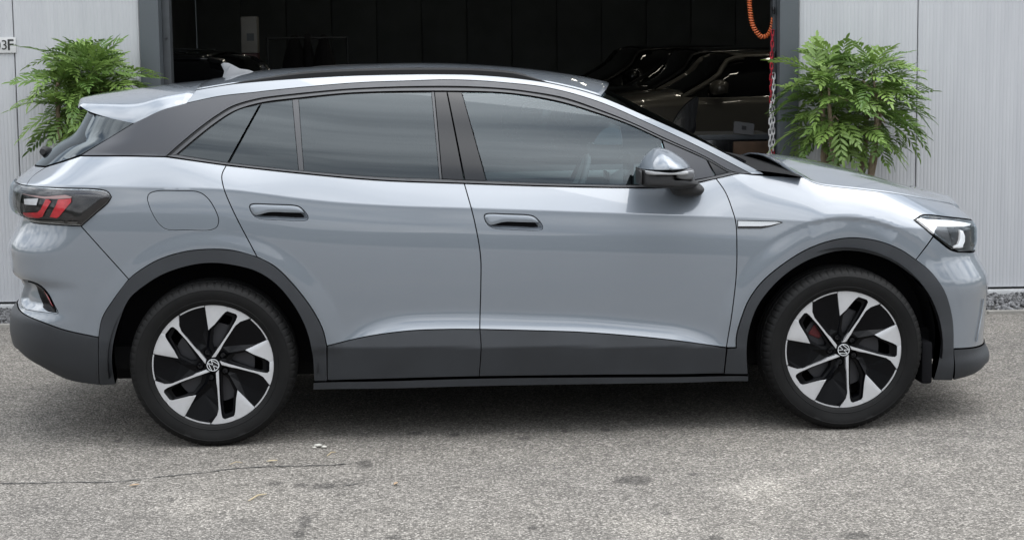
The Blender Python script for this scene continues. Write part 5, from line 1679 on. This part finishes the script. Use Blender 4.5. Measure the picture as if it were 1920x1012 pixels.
M['hose'] = simple('orange_hose', (.52, .115, .030), rough=.4)
hp = [(1404.5, -60), (1404.5, -25), (1405, 0), (1406.5, 20), (1410, 43), (1418, 60), (1429, 69.5), (1439, 66.5), (1445, 55), (1447, 42), (1447.5, 34)]
hs_ = crspline([[*wall_at(u, v, .12)] for u, v in hp], .0009)
Vp = []
turns = .0165
rad_c = np.interp(np.linspace(0, 1, len(hs_)), [0, .78, .88, 1], [.0125, .0125, .010, .003])
for i, p in enumerate(hs_):
    t = hs_[min(i + 1, len(hs_) - 1)] - hs_[max(0, i - 1)]; t /= np.linalg.norm(t)
    n_ = np.array([-t[1], t[0]]); a = i * .0009 / turns * 2 * math.pi
    c_, s_ = math.cos(a) * rad_c[i], math.sin(a) * rad_c[i]
    Vp.append(tuple(L2W(p[0] + n_[0] * c_, .12 + s_, p[1] + n_[1] * c_)))
o = tube('air_hose', Vp, .0046, M['hose'], None, seg=5)
tag(o, 'coiled orange air hose looping down at the top of the right door jamb', 'hose')

# ================================================================ THINGS INSIDE THE HALL
def hall_car(label, pos, rz, paint, Lc=4.6, Wd=.92, roof=1.62, belt=1.02, hood=1.0, ws0=.72, ws1=1.35, rear=.35, rails=False, boxy=0.0):
    "parked car: nose towards local +X, origin under its middle"
    c = empty('parked_car', tuple(pos), rz); tag(c, label, 'car', 'cars parked inside the dark hall')
    half = Lc / 2
    X = lambda d: half - d                         # distance back from the nose
    st = [(0.0, .42, .62, .60), (.06, .30, .74, .72), (.25, .24, .84, hood - .12), (.6, .22, .90, hood - .04), (ws0 + .35, .22, Wd, hood), (1.6, .22, Wd, belt), (2.6, .22, Wd, belt + .02), (3.5, .22, Wd, belt + .05), (Lc - .45, .24, .90, belt + .06), (Lc - .12, .30, .84, belt + .02), (Lc, .42, .72, .80)]
    st = crspline(np.array(st), .12)
    rows = []
    for d, zs, w, zt in st:
        r = []
        sect = [(-w * .90, zs), (-w * .985, zs + .10), (-w, (zs + zt) * .5), (-w * .985, zt - .13), (-w * .945, zt - .05), (-w * .86, zt - .008), (-w * .6, zt + .02), (-w * .3, zt + .032), (0, zt + .036)]
        for y, z in sect: r.append((X(d), y, z))
        rows.append(r)
    sym_grid('body', rows, paint, c, uvflip=True)
    for k in (0, -1):
        r = rows[k]; mm = r + [(p[0], -p[1], p[2]) for p in r[-2::-1]]
        mesh_obj('end_panel', mm, [tuple(range(len(mm)))], M['gloss_black'], c)
    # cabin glass
    cab = [(ws0 + .38, belt - .05, belt - .02, .80), (ws0 + .8, belt - .04, belt + (roof - belt) * .52, .74), (ws1 + .30, belt - .04, roof - .05, .66), (ws1 + .75, belt - .04, roof - .015, .64), (2.6, belt - .04, roof - .01, .64), (3.3, belt - .03, roof - .03, .64), (Lc - rear - .45, belt - .02, roof - .08, .62), (Lc - rear + .05 - boxy, belt, belt + .12, .66)]
    cab = crspline(np.array(cab), .10)
    rows = []
    for d, zb_, zt_, wt in cab:
        r = [(X(d), -(Wd - .07), zb_), (X(d), -(Wd - .07) + (Wd - .07 - wt) * .5, zb_ + (zt_ - zb_) * .52), (X(d), -wt - .01, zt_ - .02), (X(d), -wt + .06, zt_ + .004), (X(d), -wt * .5, zt_ + .02), (X(d), 0, zt_ + .028)]
        rows.append(r)
    sym_grid('cabin_glass', rows, M['car_glass'], c, uvflip=True)
    # roof skin and pillars
    rr = [[(p[0], p[1] * 1.0, p[2] + .006) for p in r[2:]] for r, q in zip(rows, cab) if ws1 + .35 < q[0] < Lc - rear - .42]
    sym_grid('roof', rr, paint, c, uvflip=True, thick=.01)
    for sg_ in (-1, 1):
        A = [(r[2][0], sg_ * -(r[2][1] - .004), r[2][2] + .004) for r, q in zip(rows, cab) if q[0] <= ws1 + .5]
        tube('pillar', A, .030, paint, c, seg=7)
        Cp = [(r[2][0], sg_ * -(r[2][1] - .004), r[2][2] + .004) for r, q in zip(rows, cab) if q[0] >= Lc - rear - .6]
        tube('pillar', Cp, .045, paint, c, seg=7)
        for dd in (2.45, 3.35):
            i = int(np.argmin(np.abs(cab[:, 0] - dd))); r = rows[i]
            tube('pillar', [(r[k][0], sg_ * -(r[k][1] - .006), r[k][2]) for k in (0, 1, 2)], .035, M['gloss_black'], c, seg=6)
        if rails:
            pth = [(r[3][0], sg_ * -(r[3][1]), r[3][2] + .045) for r, q in zip(rows, cab) if ws1 + .6 < q[0] < Lc - rear - .7]
            tube('roof_rail', pth, .014, M['chrome'], c, seg=6)
        mx_ = X(ws0 + .80)
        mp_ = crspline([(mx_ - .06, belt + .01), (mx_ - .07, belt + .13), (mx_ + .02, belt + .16), (mx_ + .12, belt + .10), (mx_ + .10, belt + .0), (mx_ - .06, belt + .01)], .03)[:-1]
        pillow('door_mirror', mp_, sg_ * (Wd - .06), sg_ * (Wd + .17), paint, c, power=3)
        hl = crspline([(X(.34), hood - .17), (X(.10), hood - .25), (X(.06), hood - .33), (X(.25), hood - .30), (X(.34), hood - .17)], .03)[:-1]
        pillow('head_lamp', hl, sg_ * .60, sg_ * .90, M['lamp_grey'], c, power=5)
        for wx in (.92, Lc - .95):
            wv = lathe('wheel', [(.0, -.02), (.22, -.03), (.24, -.045), (.33, -.035), (.355, .0), (.355, .18), (.2, .2)], M['tyre'], c, seg=32)
            wv.location = (X(wx), sg_ * (Wd - .02), .355); wv.rotation_euler = (0, 0, 0 if sg_ < 0 else math.pi)
            dk = lathe('wheel_disc', [(.0, -.048), (.20, -.050), (.235, -.044), (.235, .0)], M['lamp_grey'], wv, seg=10)
    return c
M['car_glass'] = simple('dark_car_glass', (.004, .004, .005), rough=.03, spec=.6, coat=.4)
M['black_paint'] = simple('black_car_paint', (.006, .006, .007), rough=.25, coat=1.0, spec=.4)
M['brown_paint'] = simple('greige_car_paint', (.15, .138, .115), rough=.35, metal=.3, coat=1.0)
M['blue_paint'] = simple('deep_blue_car_paint', (.008, .010, .020), rough=.25, coat=1.0)
def hall_pos(u, y):
    p = on_y(u, 400, y); return (p[0], y, .004)
HZ = math.pi + .05
p = hall_pos(1440, 12.6); hall_car('greige metallic car in the dark hall, nearest of the parked row by the jamb', p, HZ, M['brown_paint'], roof=1.47, belt=1.04, hood=1.04)
p = hall_pos(1370, 14.7); hall_car('black car parked in the dark hall just behind the greige one', p, HZ, M['black_paint'], roof=1.50, belt=1.06, hood=1.04)
p = hall_pos(1262, 16.7); hall_car('black car at the far left end of the parked row in the hall', p, HZ + .05, M['black_paint'], roof=1.52, belt=1.08, hood=1.04)
p = hall_pos(318, 6.6); hall_car('black car with roof rails in the dark hall behind the left jamb', p, -.12, M['black_paint'], roof=1.60, belt=1.08, rails=True)
p = hall_pos(262, 4.9); hall_car('low dark blue car nearest the left jamb inside the hall', p, -.05, M['blue_paint'], roof=1.40, belt=.95, hood=.92, Lc=4.2)

# white cabinet with a dark red band
M['cabinet'] = simple('pale_cabinet', (.24, .23, .21), rough=.5, var=.1)
M['band'] = simple('dark_red_band', (.06, .018, .018), rough=.5)
yb = 9.0
a = on_y(455, 100, yb); b_ = on_y(483, 30, yb); zt1 = on_y(470, 32, yb)[2]; zt2 = on_y(470, 100, yb)[2]; zt3 = on_y(470, 119, yb)[2]
cb = empty('banner_cabinet', ((a[0] + b_[0]) / 2, yb, 0)); tag(cb, 'tall pale cabinet with a dark red band in the dark hall', 'cabinet')
wd = b_[0] - a[0]
box('cabinet_body', (0, 0, zt3 / 2), (wd, .30, zt3), M['cabinet'], cb, bevel=.01)
box('cabinet_band', (0, 0, (zt3 + zt2) / 2), (wd * 1.01, .31, zt2 - zt3 - .004), M['band'], cb)
box('cabinet_top', (0, 0, (zt2 + zt1) / 2 + .002), (wd, .30, zt1 - zt2), M['cabinet'], cb, bevel=.01)
box('cabinet_label', (wd * .08, -.153, (zt2 + zt1) / 2 - .02), (wd * .45, .004, .07), M['jamb'], cb)

# dark jackets hanging on a stand
M['cloth'] = simple('black_cloth', (.006, .006, .008), rough=.95)
yb = 11.0
for i, (u, v0, v1, w_) in enumerate(((552, 66, 122, 24), (577, 64, 122, 14), (607, 66, 122, 22))):
    p = on_y(u, v1, yb); t_ = on_y(u, v0, yb); ww = w_ / FPX * (yb - CAM[1])
    out = crspline([(p[0] - ww, p[2] - .9), (p[0] - ww * .95, p[2]), (p[0] - ww * .45, t_[2] - .08), (p[0] - .03, t_[2]), (p[0] + .04, t_[2]), (p[0] + ww * .45, t_[2] - .07), (p[0] + ww * 1.0, p[2]), (p[0] + ww, p[2] - .9), (p[0] - ww, p[2] - .9)], .04)[:-1]
    o = pillow('jacket', out, yb + .12, yb - .12, M['cloth'], None, power=2.5)
    tag(o, ['black jacket hanging deep in the hall, leftmost of three', 'narrow black jacket hanging deep in the hall, middle of three', 'black jacket hanging deep in the hall, rightmost of three'][i], 'jacket', 'jackets hanging at the back of the hall')
for i, u in enumerate((577,)):
    p = on_y(u, 122, yb)
    rk = empty('coat_rack', (p[0], yb, 0)); tag(rk, 'dark coat rack carrying the black jackets at the back of the hall', 'rack')
    for dx in (-.42, .42):
        tube('rack_post', [(dx, .02, 0), (dx, .02, on_y(u, 70, yb)[2])], .015, M['guide'], rk, seg=6)
    tube('rack_bar', [(-.42, .02, on_y(u, 72, yb)[2]), (.42, .02, on_y(u, 72, yb)[2])], .012, M['guide'], rk, seg=6)

# dark trolley with a white sheet of paper, a brown board and a black panel standing on it
yb = 5.0
tz = on_y(1400, 252, yb)[2]
a, b_ = on_y(1300, 252, yb)[0], on_y(1446, 252, yb)[0]
tr_ = empty('trolley', ((a + b_) / 2, yb + .25, 0)); tag(tr_, 'black tool trolley just inside the doorway behind the windscreen', 'trolley')
box('trolley_top', (0, 0, tz - .02), (b_ - a, .5, .04), M['guide'], tr_, bevel=.006)
box('trolley_shelf', (0, 0, .35), (b_ - a - .04, .46, .03), M['guide'], tr_, bevel=.006)
for dx in (-1, 1):
    for dy in (-1, 1):
        tube('trolley_leg', [(dx * ((b_ - a) / 2 - .03), dy * .21, .02), (dx * ((b_ - a) / 2 - .03), dy * .21, tz - .03)], .014, M['guide'], tr_, seg=6)
box('trolley_drawer', (0, -.02, tz - .10), (b_ - a - .06, .44, .12), M['black_paint'], tr_, bevel=.006)
M['paper'] = simple('white_paper', (.08, .08, .082), rough=.7)
px_, _, pz_ = on_y(1394, 241, yb - .02)
pp = empty('paper_sheet', (px_, yb - .012, tz)); tag(pp, 'white sheet with a dark square propped up in the dark hall', 'paper')
sh = box('sheet', (0, 0, .047), (.155, .003, .09), M['paper'], pp); sh.rotation_euler = (rad(-14), rad(8), 0)
sq = box('printed_square', (0, -.004, .05), (.035, .002, .03), M['ink'], pp); sq.rotation_euler = (rad(-14), rad(8), 0)
M['board'] = simple('brown_board', (.06, .032, .016), rough=.7, var=.3, vscale=12)
c_ = on_y(1412, 279, yb - .1)
o = box('wooden_board', (c_[0], yb - .10, c_[2]), (.30, .05, .11), M['board'], None, bevel=.008)
tag(o, 'brown wooden board leaning at the trolley in the dark doorway', 'board')
fin = [(1254, 246), (1262, 228), (1272, 212), (1284, 197), (1296, 187), (1308, 181), (1307, 200), (1304, 222), (1300, 250)]
fp = crspline(np.array([on_y(u, v, yb)[[0, 2]] for u, v in fin] + [on_y(1254, 246, yb)[[0, 2]]]), .02)[:-1]
o = plate('body_panel', [tuple(q) for q in fp], yb - .03, yb + .03, M['black_paint'], None, bevel=.006)
tag(o, 'black curved car body panel standing upright behind the windscreen', 'panel')

# ================================================================ LITTER ON THE ASPHALT
M['straw'] = simple('dry_straw', (.34, .28, .18), rough=.8)
M['dry_leaf'] = simple('dry_leaf', (.30, .21, .13), rough=.8, var=.2, vscale=40)
M['white_bit'] = simple('white_crumb', (.48, .465, .42), rough=.8)
def straw(u0, v0, u1, v1, label, r=.0028):
    p, q = on_z(u0, v0, .004), on_z(u1, v1, .004)
    m_ = (p + q) / 2 + np.array([0, 0, .008])
    o = tube('straw', [p, m_ + (p - m_) * .5, m_, m_ + (q - m_) * .5 + np.array([0, .002, 0]), q], [r * .6, r, r, r * .9, r * .4], M['straw'], None, seg=5)
    tag(o, label, 'straw', 'bits of litter on the asphalt')
straw(466, 938, 500, 925, 'pale straw lying on the asphalt below the rear wheel, nearest the camera', .0035)
straw(613, 854, 630, 847, 'short dry straw on the asphalt right of the rear tyre')
straw(430, 870, 455, 867, 'thin straw by the crack in the asphalt left of the dry leaf', .002)
def dry_leaf(u, v, s_, rz, label, mat):
    c = on_z(u, v, .006)
    P = crspline([(-1, 0), (-.4, .30), (.3, .34), (1, .05), (.4, -.28), (-.4, -.30), (-1, 0)], .2)[:-1]
    V = [(0, 0, .25 * s_)]
    for q in P: V.append((q[0] * s_, q[1] * s_, s_ * .28 * abs(q[1]) + .002))
    V += [(x, y, z - .0015) for x, y, z in V]
    n = len(P); F = []
    for i in range(n):
        j = (i + 1) % n
        F += [(0, i + 1, j + 1), (n + 1, n + 2 + j, n + 2 + i), (i + 1, n + 2 + i, n + 2 + j, j + 1)]
    o = mesh_obj('dry_leaf', V, F, mat); o.location = tuple(c); o.rotation_euler = (0, 0, rz)
    tag(o, label, 'leaf', 'bits of litter on the asphalt')
dry_leaf(510, 864, .024, .2, 'pale dry leaf on the asphalt by the crack under the rear wheel', M['straw'])
dry_leaf(742, 906, .020, 1.2, 'small tan leaf alone on the asphalt before the rear door', M['dry_leaf'])
dry_leaf(252, 909, .022, .5, 'tan leaf scrap lying beside the crack at the left', M['dry_leaf'])
for i, (u, v, s_) in enumerate(((597, 836, .016), (608, 838, .012), (590, 839, .009))):
    c = on_z(u, v, .004); rng = random.Random(i)
    bm = bmesh.new(); bmesh.ops.create_icosphere(bm, subdivisions=1, radius=s_)
    for q in bm.verts: q.co = Vector((q.co.x * rng.uniform(.9, 1.5), q.co.y * rng.uniform(.7, 1.2), q.co.z * .45 + s_ * .3))
    o = bm_obj('crumb', bm, M['white_bit'], None, smooth=True); o.location = tuple(c)
    tag(o, ['largest white crumb on the asphalt right of the rear tyre', 'white crumb at the right of three by the rear tyre', 'smallest white crumb at the left of three by the rear tyre'][i], 'crumb', 'white crumbs by the rear tyre')
